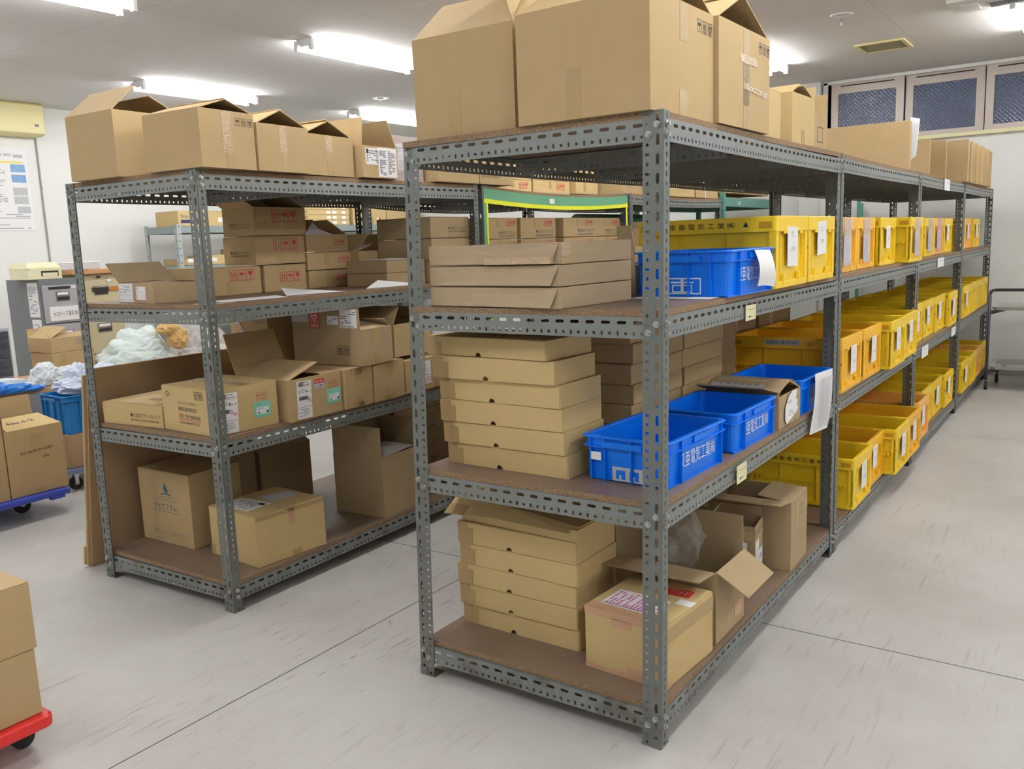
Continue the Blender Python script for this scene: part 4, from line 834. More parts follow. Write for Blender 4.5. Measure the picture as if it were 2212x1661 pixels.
for i, (x, y, lab) in enumerate([(4.93, .17, 'folded flat carton standing nearest the thin upright carton'), (5.12, .09, 'folded flat carton standing between the white gap and the long row')]):
    t = thing('flattened_carton', lab, 'box', (x, y, Z4)); b = MB(); b.box((0, 0, 0), (.03, .30, .30), 'kraft'); b.build('folded_panel', t, bevel=.002)
# ------------------------------------------------------------------ left row, first rack
def cB(name, label, x, y, z, rz, size, k='kraft', **kw): return carton(name, label, B(x, y, z), TB+R(rz), size, k, **kw)
def redicons(u, v, s, k='red'): return lambda m: m.icons(u, v, s, k, 'aug', .13)
# top shelf
cB('carton', 'opened carton at the far left of the left rack, bright raised flap', -.027, .449, Z4, 1, (.34, .33, .265), flaps={'W': (-48, .16), 'E': (-64, .17)})
cB('carton', 'wide carton with glossy tape and three handling icons over the left rack corner', -.004, -.058, Z4, 3, (.272, .322, .218), flaps={'W': (-72, .145), 'E': (-70, .145)},
   prints={'S': lambda m: m.icons(.175, .165, .03, 'ink', 'uah', .25)}, tape={'S': many(strip(.13, .06, .216, .045, 'shiny'), strip(.145, 0, .06, .04))})
cB('carton', 'tent flapped carton with short glossy tape, second along the aisle edge', .276, -.05, Z4, 2.5, (.290, .33, .188), flaps={'W': (-66, .165), 'E': (-66, .165)}, tape={'S': many(strip(.14, .08, .186, .04, 'shiny'), strip(.15, .0, .08, .04))})
cB('carton', 'tent flapped carton, third along the aisle edge of the left rack top', .574, -.008, Z4, 3, (.31, .33, .176), flaps={'W': (-68, .175), 'E': (-66, .175)}, tape={'S': many(strip(.15, .10, .174, .045, 'shiny'), strip(.15, .0, .10, .04))})
def shiplabels(m):
    m.slab(.02, .06, .12, .135, 'white', .001); m.slab(.105, .005, .235, .14, 'white', .0014); m.l = .0022
    m.rect(.025, .11, .04, .13, 'ink'); m.rect(.03, .07, .034, .105, 'ink'); m.lines(.045, .068, .10, .13, 6, 'greyink', 2, .0022); m.lines(.115, .012, .16, .13, 14, 'greyink', 6, .0024, .7); m.lines(.175, .012, .225, .13, 14, 'greyink', 8, .0024, .7); m.text('sb-ool', .105, .065, .018, 'ink', .06, R(90), .0026)
cB('carton', 'carton with raised flaps and two white shipping labels', .905, -.03, Z4, 0, (.245, .30, .145), 'kraft', flaps={'W': (-8, .13), 'N': (2, .14), 'E': (-22, .14)}, prints={'S': shiplabels})
t = cB('wrapped_carton', 'film wrapped carton standing right of the shipping label carton', 1.20, .04, Z4, 0, (.22, .30, .215), 'kraft')
b = MB(); b.box((-.004, -.004, 0), (.224, .304, .219), 'sleeve'); b.build('stretch_film', t); m = Marks((.22, .30, .215), 'S'); m.slab(.01, .05, .10, .18, 'white'); m.lines(.02, .06, .09, .17, 12, 'greyink', 3, .0016); m.mb.build('white_label', t)
cB('carton', 'plain carton partly behind the tall post, on the left rack top', 1.46, -.03, Z4, 0, (.37, .36, .20), tape={'S': strip(.23, 0, .19, .035)})
cB('carton', 'lettered carton straddling the joint between the first two left racks', 1.85, -.02, Z4+.001, 0, (.33, .36, .20), 'kraft', prints={'S': lambda m: m.sumitomo(.01, .05, .20, 'ink')})
# upper shelf
def sheetlab(m):
    m.slab(.005, .004, .135, .082, 'white', .001); m.l = .002; m.lines(.015, .045, .12, .078, 5, 'greyink', 3, .002, .35); m.frame(.012, .012, .128, .035, .001, 'greyink'); m.slab(.165, .012, .255, .073, 'white', .001); m.frame(.165, .012, .255, .073, .0015, 'red'); m.frame(.175, .018, .22, .05, .001, 'pinkink'); m.text('951P', .172, .06, .008, 'ink'); m.frame(.235, .02, .25, .033, .001, 'ink')
t = cB('carton', 'shallow opened carton with white forms at the left rack upper shelf corner', .027, .371, Z3, -8, (.27, .325, .084), 'dull', flaps={'N': (56, .15), 'W': (-88, .02), 'E': (-86, .13), 'S': (-88, .15)}, prints={'W': sheetlab})
cB('carton', 'long carton with large red handling icons under the printed stack', .365, .505, Z3, -1, (.34, .38, .132), tape={'S': strip(.16, 0, .06, .05)}, prints={'S': redicons(.155, .065, .052)})
cB('carton', 'carton with red handling icons, right of the long one under the printed stack', .718, .49, Z3, 1, (.278, .36, .130), tape={'S': strip(.12, .10, .128, .04)}, prints={'S': redicons(.10, .045, .05)})
cB('carton', 'middle carton of the printed stack, company lettering on its left end', .672, .485, Z3+.136, 1, (.325, .23, .136), prints={'W': lambda m: m.sumitomo(.05, .05, .15, 'ink'), 'S': redicons(.115, .065, .058)}, tape={'S': many(strip(.155, .0, .05), strip(.15, .05, .134, .045, 'shiny'))})
cB('carton', 'topmost carton of the printed stack, flaps open under the shelf', .678, .485, Z3+.275, 0, (.33, .23, .136), 'kraft', flaps={'W': (60, .05), 'N': (5, .045), 'E': (-60, .11)}, prints={'W': lambda m: m.sumitomo(.05, .045, .15, 'ink'), 'S': redicons(.11, .065, .058)}, tape={'S': strip(.165, .02, .130, .042, 'shiny')})
s3 = 'three carton pile by the printed stack'
cB('carton', 'lowest carton of the '+s3, 1.005, .485, Z3, 2, (.315, .36, .090), tape={'S': strip(.15, 0, .088, .04)}, prints={'S': redicons(.205, .035, .032)})
cB('carton', 'middle carton of the '+s3, .999, .482, Z3+.0935, 0, (.32, .36, .090), tape={'S': strip(.14, .03, .088, .04)}, prints={'S': redicons(.215, .035, .032)})
t = cB('carton', 'opened top carton with dark paper, of the '+s3, 1.00, .482, Z3+.187, 0, (.30, .36, .088), 'kraft', flaps={'W': (-40, .1), 'E': (-60, .15)}, prints={'S': redicons(.19, .03, .03)})
b = MB(); b.add([(-.01, -.005, .088), (.05, .0, .150), (.12, .02, .115), (.20, .01, .088), (.17, .12, .10), (.04, .14, .14)], [(0, 1, 2, 3), (1, 5, 4, 2), (2, 4, 3)], 'silver'); b.build('packing_paper', t)
cB('carton', 'lower carton of the two between the icon pile and the plain pair', 1.335, .44, Z3, 0, (.25, .33, .090), tape={'S': strip(.1, 0, .04, .04)})
t = cB('carton', 'opened carton with white paper inside, over the lower one by the plain pair', 1.325, .43, Z3+.0935, 2, (.29, .33, .088), flaps={'W': (-45, .13), 'E': (-50, .14)}, prints={'S': redicons(.20, .04, .03)})
b = MB(); b.quad([(.0, .01, .09), (.14, .02, .125), (.17, .25, .12), (.02, .25, .10)], 'white', .001); b.build('paper', t)
cB('carton', 'lower of two plain shallow cartons beside the tall post', 1.10+.05, .08, Z3, 0, (.30, .28, .066), 'dull'); t = cB('carton', 'upper of two plain shallow cartons beside the tall post, white sheet on it', 1.15, .08, Z3+.067, 0, (.30, .28, .064), 'dull')
b = MB(); b.quad([(.07, .06, .066), (.25, .03, .066), (.26, .2, .072), (.09, .22, .068)], 'white', .001); b.build('paper', t)
for i, (z, h, lab) in enumerate([(0, .118, 'lowest'), (.12, .112, 'middle'), (.235, .112, 'top')]):
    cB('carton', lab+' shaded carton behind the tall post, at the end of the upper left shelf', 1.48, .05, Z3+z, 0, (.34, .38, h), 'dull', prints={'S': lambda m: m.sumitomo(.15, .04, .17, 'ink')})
def sheet(name, label, pts, k='white', cat='paper'):
    b = MB(); b.quad([B(*p) for p in pts], k, .001); return tag(b.build(name), label, cat)
zs = Z3+.002
sheet('paper_sheet', 'flat papers on the upper left shelf just right of the corner post', [(.10, .03, zs), (.42, .005, zs), (.46, .13, zs+.004), (.14, .15, zs+.002)])
sheet('paper_sheet', 'bent white paper on the upper left shelf below the red icon cartons', [(.48, .08, zs), (.80, .03, zs), (.74, .16, zs+.004), (.56, .20, zs+.03)])
sheet('paper_sheet', 'bent white paper on the upper left shelf near the tall post', [(.98, .07, zs), (1.36, .01, zs), (1.30, .045, zs+.004), (1.07, .072, zs+.036)])
# middle shelf
cB('carton', 'low carton with company lettering at the left end of the middle shelf', .042, .425, Z2, 4, (.32, .40, .098), 'kraft2', prints={'W': lambda m: m.sumitomo(.19, .035, .20, 'ink'), 'T': lambda m: (m.slab(.03, .06, .22, .33, 'cream', .001), m.text('取扱注意', .13, .10, .03, 'stamp', .12, R(90), .0018))})
def tkk(m):
    m.poly([(.045+.012*math.cos(math.pi*j/6), .160+.012*math.sin(math.pi*j/6)) for j in range(12)], 'ink'); m.poly([(.045+.009*math.cos(math.pi*j/6), .160+.009*math.sin(math.pi*j/6)) for j in range(12)], 'kraft2', .0012); m.text('F', .041, .155, .010, 'ink', l=.0016)
    m.lines(.062, .156, .10, .166, 2, 'greyink', 4, .0009, .4); m.icons(.245, .147, .034, 'ink', 'aa', .1)
    m.text('フェライトコア プロダクツ', .12, .118, .014, 'ink', .135); m.text('FERRITE CORE PRODUCTS', .12, .092, .016, 'ink', .135); m.text('TKK', .115, .060, .020, 'red', .045); m.text('竹内工業株式会社', .167, .060, .018, 'ink', .11); m.rect(.115, .054, .28, .056, 'red'); m.text('TAKEUCHI INDUSTRY CO., LTD', .122, .036, .011, 'ink', .145)
def lab701(u, red=False, w_=.10):
    def f(m):
        m.slab(u, .006, u+w_, .172, 'white', .001, -.03); l = .002; m.rect(u+w_*.16, .150, u+w_*.48, .168, 'ink', l); m.text('701', u+w_*.19, .153, .012, 'white', w_*.26, 0, .0026); m.text('40', u+.004, .155, .006, 'ink', l=l)
        m.lines(u+w_*.5, .152, u+w_*.95, .168, 3, 'greyink', 5, l, .6); m.rect(u+.004, .146, u+w_-.004, .1475, 'red', l); m.lines(u+.006, .115, u+w_*.55, .142, 4, 'greyink', 9, l, .4); m.lines(u+w_*.6, .12, u+w_*.95, .135, 2, 'ink', 12, l, .6)
        for i in range(18): m.rect(u+.010+i*.0028, .088, u+.0115+i*.0028+.0006*(i % 3), .104, 'ink', l)
        m.lines(u+w_*.65, .075, u+w_*.95, .105, 4, 'red', 6, l, .4); m.rect(u+.004, .056, u+w_-.004, .0575, 'red', l); m.lines(u+.006, .016, u+w_*.8, .052, 5, 'greyink', 3, l, .4)
        m.frame(u+.195, .115, u+.25, .152, .001, 'stamp', l); m.text('RoHS', u+.198, .132, .014, 'stamp', .046); m.text('Compliant', u+.199, .119, .009, 'stamp', .046)
        m.slab(u+.178, .046, u+.262, .112, 'mint', .001); m.rect(u+.19, .058, u+.252, .088, 'white', .002); m.lines(u+.185, .093, u+.255, .108, 2, 'greyink', 8, .002, .5); m.rect(u+.24, .06, u+.25, .07, 'ink', .0026); m.rect(u+.196, .062, u+.208, .067, 'ink', .0026); m.lines(u+.195, .07, u+.235, .086, 3, 'greyink', 8, .0026, .4)
        if red: m.slab(u+.105, .125, u+.165, .168, 'silver', .001); m.rect(u+.105, .148, u+.165, .168, 'redlab', .002); m.text('在庫のご案内', u+.108, .152, .010, 'white', .05, 0, .0026); m.lines(u+.135, .128, u+.162, .145, 4, 'ink', 8, .0022, .7)
    return f
cB('carton', 'carton lettered in red and black with a 701 label facing the aisle', .020, .050, Z2, -4, (.318, .37, .193), 'kraft2', prints={'W': lambda m: tkk(m), 'S': lab701(.015)}, tape={'W': lambda m: m.slab(.345, 0, .37, .05, 'tape'), 'T': lambda m: m.slab(.14, 0, .19, .37, 'shiny', .0008)})
cB('carton', 'carton with red and silver label and 701 label, flaps opened wide', .368, -.016, Z2, 0, (.312, .35, .185), 'kraft', flaps={'W': (-72, .19), 'N': (22, .20), 'E': (-88, .12)}, prints={'S': lab701(.04, True, .085)})
t = _ = None
for x, w_, lab in ((.69, .19, 'plain taped carton right of the 701 labelled carton'), (.888, .225, 'plain taped carton below the dark icon carton')):
    cB('carton', lab, x, -.03, Z2, 1, (w_, .40, .185), tape={'S': many(lambda m, w_=w_: m.slab(w_*.37, .12, w_*.63, .185, 'tape'), lambda m, w_=w_: m.slab(w_*.2, .155, w_*.8, .185, 'tape'), lambda m, w_=w_: m.slab(w_*.37, 0, w_*.63, .055, 'tape'), lambda m, w_=w_: m.slab(w_*.25, 0, w_*.75, .022, 'tape'))})
cB('carton', 'carton with a white form, partly behind the tall post on the middle shelf', 1.128, -.022, Z2, 0, (.23, .38, .166), prints={'S': lambda m: (m.slab(.135, .03, .20, .15, 'white', .001), m.lines(.142, .075, .193, .14, 6, 'greyink', 5, .002, .35), m.lines(.142, .04, .193, .07, 4, 'red', 3, .002, .35))})
cB('carton', 'last carton of the middle left shelf, seen through the tall post', 1.37, -.02, Z2, 0, (.30, .38, .16), 'kraft', tape={'S': strip(.1, 0, .15, .04)})
def darkprints(m):
    m.icons(.285, .052, .043, 'ink', 'ha', .2)
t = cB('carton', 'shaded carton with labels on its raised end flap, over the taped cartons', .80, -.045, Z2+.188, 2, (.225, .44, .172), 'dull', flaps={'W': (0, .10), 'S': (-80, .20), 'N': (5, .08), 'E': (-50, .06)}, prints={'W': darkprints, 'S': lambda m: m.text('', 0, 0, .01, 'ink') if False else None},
       tape={'S': many(lambda m: m.slab(.09, .10, .135, .17, 'tape'), lambda m: m.slab(.09, 0, .135, .055, 'tape'))})
m = Marks((.225, .44, .172), 'W'); m.slab(.0, .205, .11, .268, 'silver', .001); m.slab(.12, .175, .185, .268, 'redlab', .001); m.icons(.13, .205, .05, 'white', 'h', l=.002); m.text('高積注意', .128, .18, .018, 'white', .05, 0, .002); m.slab(.235, .195, .305, .235, 'white', .001); m.lines(.24, .2, .30, .23, 3, 'greyink', 4, .002); m.slab(.315, .180, .42, .268, 'white', .001); m.lines(.32, .184, .415, .262, 8, 'greyink', 5, .002); split_build(m.mb, 'end_label', t)
m = Marks((.225, .44, .172), 'T'); m.o = Vector((0, 0, .176)); m.text('NO8', .05, .05, .05, 'greyink', .11, 0, .02); m.mb.build('handwritten_number', t)
cB('carton', 'carton with lifted pale lid right of the shaded icon carton', 1.105, .02, Z2+.188, 0, (.30, .36, .165), flaps={'W': (-30, .10), 'E': (-50, .12)})
def fragile(u0, v0, u1, v1):
    def f(m):
        L_ = math.hypot(u1-u0, v1-v0); a = math.atan2(v1-v0, u1-u0); w_ = .036; cx, cy = (u0+u1)/2, (v0+v1)/2
        m.slab(cx-L_/2, cy-w_/2, cx+L_/2, cy+w_/2, 'redlab', .001, a); m.slab(cx-L_/2+.006, cy-w_/2+.004, cx+L_/2-.006, cy+w_/2-.004, 'white', .0014, a)
        m.text('われもの注意', u0+.02*math.cos(a)+.008*math.sin(a), v0+.02*math.sin(a)-.008*math.cos(a), .018, 'red', L_*.7, a, .0024)
    return f
cB('carton', 'tall yellowish carton with two diagonal red fragile stickers at the back', .805, .60, Z2, 0, (.42, .285, .405), 'kraft2', prints={'W': fragile(.05, .39, .16, .21), 'S': fragile(.17, .22, .33, .40)}, tape={'W': lambda m: m.slab(.19, .375, .285, .405, 'tape')})
# lower shelf
def diaph(m):
    k = 'teal'; m.poly([(.20, .295), (.19, .27), (.205, .248), (.215, .262), (.212, .285)], k); m.poly([(.218, .275), (.225, .262), (.215, .240), (.208, .246), (.216, .258)], k); m.poly([(.170, .243), (.20, .248), (.245, .243), (.24, .238), (.20, .243), (.175, .238)], k)
    m.text('TOYOKURA COMPOSITES', .145, .222, .010, 'greyink', .12); m.rect(.09, .212, .29, .2135, k); m.text('ダイヤフラム', .105, .165, .034, k, .175); m.rect(.095, .155, .29, .1565, k); m.text('朝倉コンポジット株式会社', .09, .045, .020, 'greyink', .225)
cB('carton', 'tall carton printed with a teal flame emblem on the bottom shelf', .19, .503, Z1, 0, (.29, .385, .352), 'kraft', prints={'W': diaph})
cB('carton', 'retaped carton with white shipping papers on its lid, bottom shelf', .172, .040, Z1, -5, (.37, .353, .225), 'kraft2', tape={'S': many(lambda m: m.slab(.17, .15, .205, .224, 'ptape'), lambda m: m.slab(.18, 0, .23, .03, 'tape'), lambda m: m.slab(0, .205, .37, .224, 'tape')), 'W': lambda m: m.slab(0, 0, .03, .05, 'tape')},
   prints={'T': lambda m: (m.slab(.03, .12, .17, .32, 'white', .001, .1), m.lines(.05, .15, .15, .3, 8, 'greyink', 3, .002), m.slab(.20, .14, .34, .24, 'silver', .001, -.2), m.rect(.13, .13, .155, .17, 'ink', .0022))})
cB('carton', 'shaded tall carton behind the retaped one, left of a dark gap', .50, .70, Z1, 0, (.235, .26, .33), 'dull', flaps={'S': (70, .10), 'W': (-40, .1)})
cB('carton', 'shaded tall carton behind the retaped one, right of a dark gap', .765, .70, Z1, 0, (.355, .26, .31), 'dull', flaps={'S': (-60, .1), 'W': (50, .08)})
t = cB('carton', 'tall open carton with upright end flap and white papers, bottom left shelf', .954, .016, Z1, 1, (.34, .33, .312), 'dull', flaps={'W': (-2, .15), 'E': (-4, .14), 'N': (3, .14)})
b = MB(); b.quad([(.05, .03, .30), (.27, .02, .32), (.30, .24, .315), (.03, .27, .33)], 'white', .0015); b.build('paper', t)
t = cB('carton', 'dark open carton behind the tall one, close to the tall post', 1.36, .30, Z1, 0, (.30, .33, .40), 'brown', flaps={'W': (10, .1), 'S': (20, .05)})
for i, (h, z, tx, lab) in enumerate([(.198, 0, 'COIL', 'lowest'), (.155, .20, 'COIL', 'middle'), (.16, .357, '& COIL', 'top')]):
    cB('carton', lab+' carton lettered COIL in the pile at the next rack', 1.92, .52, Z1+z, 0, (.34, .32, h), 'dull', prints={'S': lambda m, tx=tx, h=h: (m.text(tx, .02, .02, .022, 'ink'), m.frame(.05, h*.55, .08, h*.55+.032, .002, 'red'), m.text('取', .055, h*.55+.006, .02, 'red'))})
# leaning flattened carton at the back of the left rack
t = thing('leaning_carton_sheet', 'tall flattened carton leaning behind the left rack, reaching above the middle shelf', 'box', B(.025, 1.085, 0), TB); t.rotation_euler = (R(8.8), 0, TB)
b = MB(); b.box((0, 0, .003), (1.0, .012, .985), 'brown'); b.build('outer_panel', t)
b = MB(); b.box((-.012, .016, .003), (.95, .028, .955), 'kraft'); b.build('inner_panel', t); b = MB(); b.box((-.02, .032, .006), (.03, .042, .10), 'kraft2'); b.build('loose_flap', t)

# second left rack: lettered cartons
for i, (x0, x1, y) in enumerate([(2.0, 2.345, .07), (2.37, 2.79, .06), (2.84, 3.29, .03), (3.305, 3.68, .04)]):
    for j, (z, h) in enumerate([(0, .215), (.219, .125)]):
        cB('carton', '%s lettered carton, %s from the yellow taped post of the second left rack' % (['lower', 'upper'][j], on[i]), x0, y, Z3+z, 0, (x1-x0, .38, h), 'kraft', prints={'S': lambda m, w_=x1-x0, h=h: (m.icons(w_*.66, h-.052, .038, 'red', 'aug', .08), m.sumitomo(w_*.42, h-.10, w_*.52, 'blueink'))}, tape={'S': strip((x1-x0)*.42, h-.05, h-.002, .035)})
for i, (x0, x1) in enumerate([(2.42, 2.83), (2.85, 3.34)]):
    for j, (z, h) in enumerate([(-.0235+.006*i, .098), (.0755+.006*i, .12)]):
        cB('carton', '%s red marked carton, %s of the row on the sagging green trimmed rack' % (['lower', 'upper'][j], on[i]), x0, .26, Z4+z, 0, (x1-x0, .38, h), 'kraft2', prints={'S': lambda m, w_=x1-x0, h=h: m.icons(w_*.62, h-.056, .042, 'red', 'aug', .08)}, tape={'S': strip((x1-x0)*.45, h-.05, h-.002, .035)})
cB('carton', 'pale tall carton right of the red marked pile on the green trimmed rack', 3.36, .22, Z4+.0005, 0, (.33, .38, .24), 'kraft2', tape={'S': many(strip(.13, .02, .08, .035), strip(.13, .16, .238, .035))})
for i, (x, w_, k) in enumerate([(3.80, .62, 'kraft'), (4.44, .72, 'kraft2')]):
    cB('large_carton', ['plain wide carton at the start of the third left rack top', 'plain wide carton, second on the third left rack top'][i], x, .05, Z4+.001, 0, (w_, .5, .30), k, tape={'S': strip(w_*.35, .2, .298, .05)})
for i, (x, w_) in enumerate([(5.19, .54), (5.82, .55)]):
    t = cB('bundled_cartons', ['bundle of cartons tied with white string, nearer one', 'bundle of cartons tied with white string, farther one'][i], x, .05, [Z4+.001, 1.8625][i], 0, (w_, .5, [.30, .25][i]), 'kraft')
    b = MB(); b.tube([(w_*.4, -.003, 0), (w_*.4, -.003, .30)], .004, 'white', 6); b.tube([(w_*.4, -.003, .2), (w_*.5, -.01, .16), (w_*.45, -.01, .13)], .003, 'white', 6); b.build('string', t)
for i in range(8):
    t = thing('flattened_carton', 'folded carton standing at the end of the green steel rack top', 'box', B(6.42+.104*i, .05, 1.8625), TB, 'folded cartons on the green rack'); b = MB(); b.box((0, 0, 0), (.048, .4, .21), 'kraft'); b.build('folded_panel', t); b = MB(); b.box((.05, .01, 0), (.10, .4, .20), 'kraft2'); b.build('folded_panel', t)
cB('carton', 'dark brown low carton on the third left rack, behind the crate lettering', 4.0, .10, Z3, 0, (1.1, .5, .27), 'brown'); cB('small_carton', 'small bundle in banded paper lying on the dark brown low carton', 4.30, .12, Z3+.273, 0, (.40, .25, .05), 'cream', tape={'S': many(strip(.1, 0, .05, .05, 'ptape'), strip(.27, 0, .05, .05, 'ptape'))})
t = thing('green_roll', 'long dark green rolled sheet under the top of the third left rack', 'roll', B(3.95, .55, 1.62), TB); b = MB(); b.cyl((0, 0, 0), (1.6, 0, 0), .06, 'dgreen', 16); b.build('rolled_sheet', t); b = MB(); b.box((0, -.07, -.07), (.04, .07, -.055), 'dark'); b.build('cradle', t)
cB('carton', 'brown carton stack carrying the green roll', 4.2, .62, Z3+.0, 0, (1.0, .26, .27), 'brown')
# back wall racks: goods
def C(name, label, x, y, z, size, k='kraft', **kw): return carton(name, label, (x, y, z), 0, size, k, **kw)
C('carton', 'yellowish carton with blue lettering on top of the back wall rack', 3.54, 7.18, 1.781, (.60, .40, .16), 'kraft2', prints={'S': lambda m: (m.text('Shin-Etsu', .03, .085, .035, 'blueink', .20), m.rect(.03, .03, .23, .065, 'blueink'), m.rect(.50, .04, .60, .09, 'white'))})
for c_ in range(1):
    for j in range(4):
        C('long_carton', '%s long flat carton with small white labels on the back wall rack' % ['lowest', 'second', 'third', 'highest'][j], 4.98, 7.16, 1.781+.063*j, (1.05, .4, .061), 'kraft2', prints={'S': lambda m: (m.icons(.22, .012, .036, 'ink', 'augu', .05), *[m.slab(x, .014, x+.07, .045, 'white') for x in (.66, .76, .92)])})
for i, (x, w_, h) in enumerate([(6.10, .62, .24), (6.74, .42, .22), (7.17, .30, .20)]):
    C('carton', ['kraft carton with two small red marks on the second back wall rack', 'plain carton beside the red marked one on the back wall rack', 'plain carton at the corner end of the back wall rack'][i], x, 7.16, 1.781, (w_, .42, h), 'kraft2', prints={'S': (lambda m: (m.slab(.10, .15, .14, .20, 'white'), m.rect(.14, .15, .17, .20, 'red', .0016), m.slab(.44, .04, .48, .09, 'white'), m.rect(.48, .04, .51, .09, 'red', .0016))) if i == 0 else (lambda m: m.rect(.15, .0, .19, .05, 'tape'))}, tape={'S': strip(.36, 0, .1, .04)} if i == 0 else None)
for i, (x, z, w_, h) in enumerate([(6.35, 1.367, .55, .10), (6.40, 1.47, .50, .12), (5.0, 1.367, .6, .13), (3.55, 1.367, .25, .07), (3.85, 1.367, .28, .10), (4.3, 1.367, .4, .16)]):
    C('carton', ['lower greenish carton under the top of the second back wall rack', 'upper greenish carton with a white label under the top of the back wall rack', 'carton low on the back wall rack seen between the stacks', 'small carton at the left of the back wall rack shelf', 'yellowish small carton in the middle of the back wall rack shelf', 'carton standing right of the light grey post on the back wall rack'][i], x, 7.17, z, (w_, .36, h), ['kraft2', 'kraft2', 'kraft', 'kraft', 'kraft2', 'kraft'][i], prints={'S': lambda m: m.slab(.05, .03, .12, .07, 'white')})
C('blue_carton', 'dark blue box just under the top of the back wall rack', 5.62, 7.17, 1.367, (.5, .36, .25), 'teal')
t = thing('rack_tag', 'white tag on the top beam of the second back wall rack', 'tag', (6.12, 7.118, 1.71)); b = MB(); b.box((0, -.003, 0), (.16, 0, .05), 'white'); b.build('card', t); b = MB(); b.box((.03, -.0045, .012), (.13, -.003, .02), 'ink'); b.build('printing', t)

# ------------------------------------------------------------------ left corner: cabinets, bags, trolleys
def cabinet(label, loc, size, kf, ks, drawers, rz=0):
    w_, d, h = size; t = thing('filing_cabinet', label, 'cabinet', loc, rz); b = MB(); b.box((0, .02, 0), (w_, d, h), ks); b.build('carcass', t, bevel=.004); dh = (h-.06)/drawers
    for i in range(drawers):
        z = h-.045-dh*(i+1)+.004; b = MB(); b.box((.015, 0, z), (w_-.015, .0195, z+dh-.012), kf); dr = b.build('drawer', t, bevel=.003)
        c = MB(); c.box((w_*.34, -.006, z+dh*.56), (w_*.66, -.0005, z+dh*.80), 'chrome'); c.box((w_*.36, -.008, z+dh*.58), (w_*.64, -.0058, z+dh*.66), 'dark'); c.box((w_*.37, -.0075, z+dh*.71), (w_*.63, -.0058, z+dh*.78), 'white'); c.build('pull_handle', dr)
    return t
t = cabinet('grey drawer cabinet with handwritten white sheets, cream printer on top', (1.47, 6.10, 0), (.345, .55, 1.325), 'cabg', 'cabd', 4)
m = Marks((.345, .55, 1.325), 'S'); m.l = .010; m.rect(.06, 1.24, .24, 1.262, 'dark', .003); m.rect(.25, 1.245, .29, 1.26, 'white', .003)
m.slab(.05, .985, .30, 1.10, 'white', .011); m.text('セロテープ 軍手 他', .075, 1.02, .04, 'ink', .20, 0, .0125); m.slab(.05, .70, .30, .81, 'white', .011); m.text('止め 材料', .075, .74, .035, 'ink', .16, 0, .0125); split_build(m.mb, 'paper_sign', t)
m = Marks((.345, .55, 1.325), 'W'); m.slab(.34, 1.02, .50, 1.30, 'white', .002); m.slab(.36, .72, .50, 1.0, 'white', .002); m.lines(.36, 1.05, .48, 1.27, 16, 'greyink', 3, .003, .5); m.lines(.38, .75, .48, .97, 14, 'greyink', 4, .003, .5); m.mb.build('side_papers', t)
t = cabinet('beige drawer cabinet with a wooden board on top, right of the grey one', (1.86, 6.25, 0), (.40, .55, 1.345), 'beige', 'beige', 4)
m = Marks((.4, .55, 1.345), 'S'); m.l = .003; m.rect(.17, 1.31, .21, 1.325, 'dark'); m.rect(.26, 1.27, .30, 1.295, 'white', .009); m.rect(.12, 1.19, .27, 1.23, 'ink', .009); m.rect(.28, 1.19, .36, 1.23, 'amberbit', .009); m.mb.build('drawer_tags', t)
b = MB(); b.box((1.80, 6.2, 1.347), (2.36, 6.80, 1.385), 'wood'); tag(b.build('wooden_board', bevel=.004), 'wooden board lying on the beige drawer cabinet', 'board')
t = thing('label_printer', 'cream desktop printer on the grey drawer cabinet', 'printer', (1.40, 6.12, 1.327)); b = MB(); b.loft([rrect(0, 0, .28, .33, .03, 0), rrect(0, 0, .28, .33, .03, .085), rrect(.006, .006, .274, .324, .03, .10), rrect(.02, .05, .26, .31, .03, .135)], 'ivory', True, True); b.build('casing', t)
b = MB(); b.box((.10, -.002, .022), (.24, .004, .065), 'dark'); b.box((.11, -.006, .02), (.23, .0, .05), 'ivory'); b.build('paper_slot', t); b = MB(); b.box((-.001, -.001, .083), (.281, .331, .088), 'ivory2'); b.build('lid_seam', t)
t = thing('storage_tray', 'translucent plastic tray box behind the cream printer', 'box', (1.68, 6.42, 1.387)); b = MB(); b.box((0, 0, 0), (.50, .30, .055), 'sleeve'); b.build('tray', t, bevel=.01); b = MB(); b.box((-.005, -.005, .055), (.505, .305, .068), 'foam'); b.build('lid', t, bevel=.006)
t = thing('work_table', 'worktable beneath the heap of plastic bags at the left', 'table', (-.9, 4.95, 0)); b = MB(); b.box((0, 0, .59), (3.7, .80, .62), 'wood'); b.build('tabletop', t)
for x in (.03, 3.63):
    for y in (.03, .73): b = MB(); b.box((x, y, 0), (x+.04, y+.04, .59), 'cabd'); b.build('leg', t)
t = thing('parts_drawer_unit', 'small parts cabinet with smoked drawers at the left picture edge', 'drawers', (.33, 5.18, .622)); b = MB(); b.box((0, .01, 0), (.43, .25, .41), 'cabg'); b.build('casing', t, bevel=.004)
for r_ in range(5):
    for c_ in range(3):
        b = MB(); b.box((.015+c_*.136, -.004, .085+r_*.062), (.143+c_*.136, .012, .142+r_*.062), 'smoke'); dr = b.build('small_drawer', t, bevel=.003); b = MB(); b.box((.05+c_*.136, -.012, .106+r_*.062), (.105+c_*.136, -.004, .114+r_*.062), 'smoke'); b.build('pull', dr)
carton('carton', 'lower of two cartons beside the grey cabinet', (1.01, 5.15, .621), 0, (.31, .3, .205), 'kraft', tape={'S': strip(.08, .10, .203, .04)})
carton('carton', 'upper carton with lifted flap beside the grey cabinet', (1.01, 5.15, .828), R(2), (.30, .3, .10), 'kraft', {'W': (-60, .15), 'N': (10, .06), 'S': (-60, .06)}, prints={'S': lambda m: m.icons(.19, .045, .035, 'greyink', 'ha', .2)})
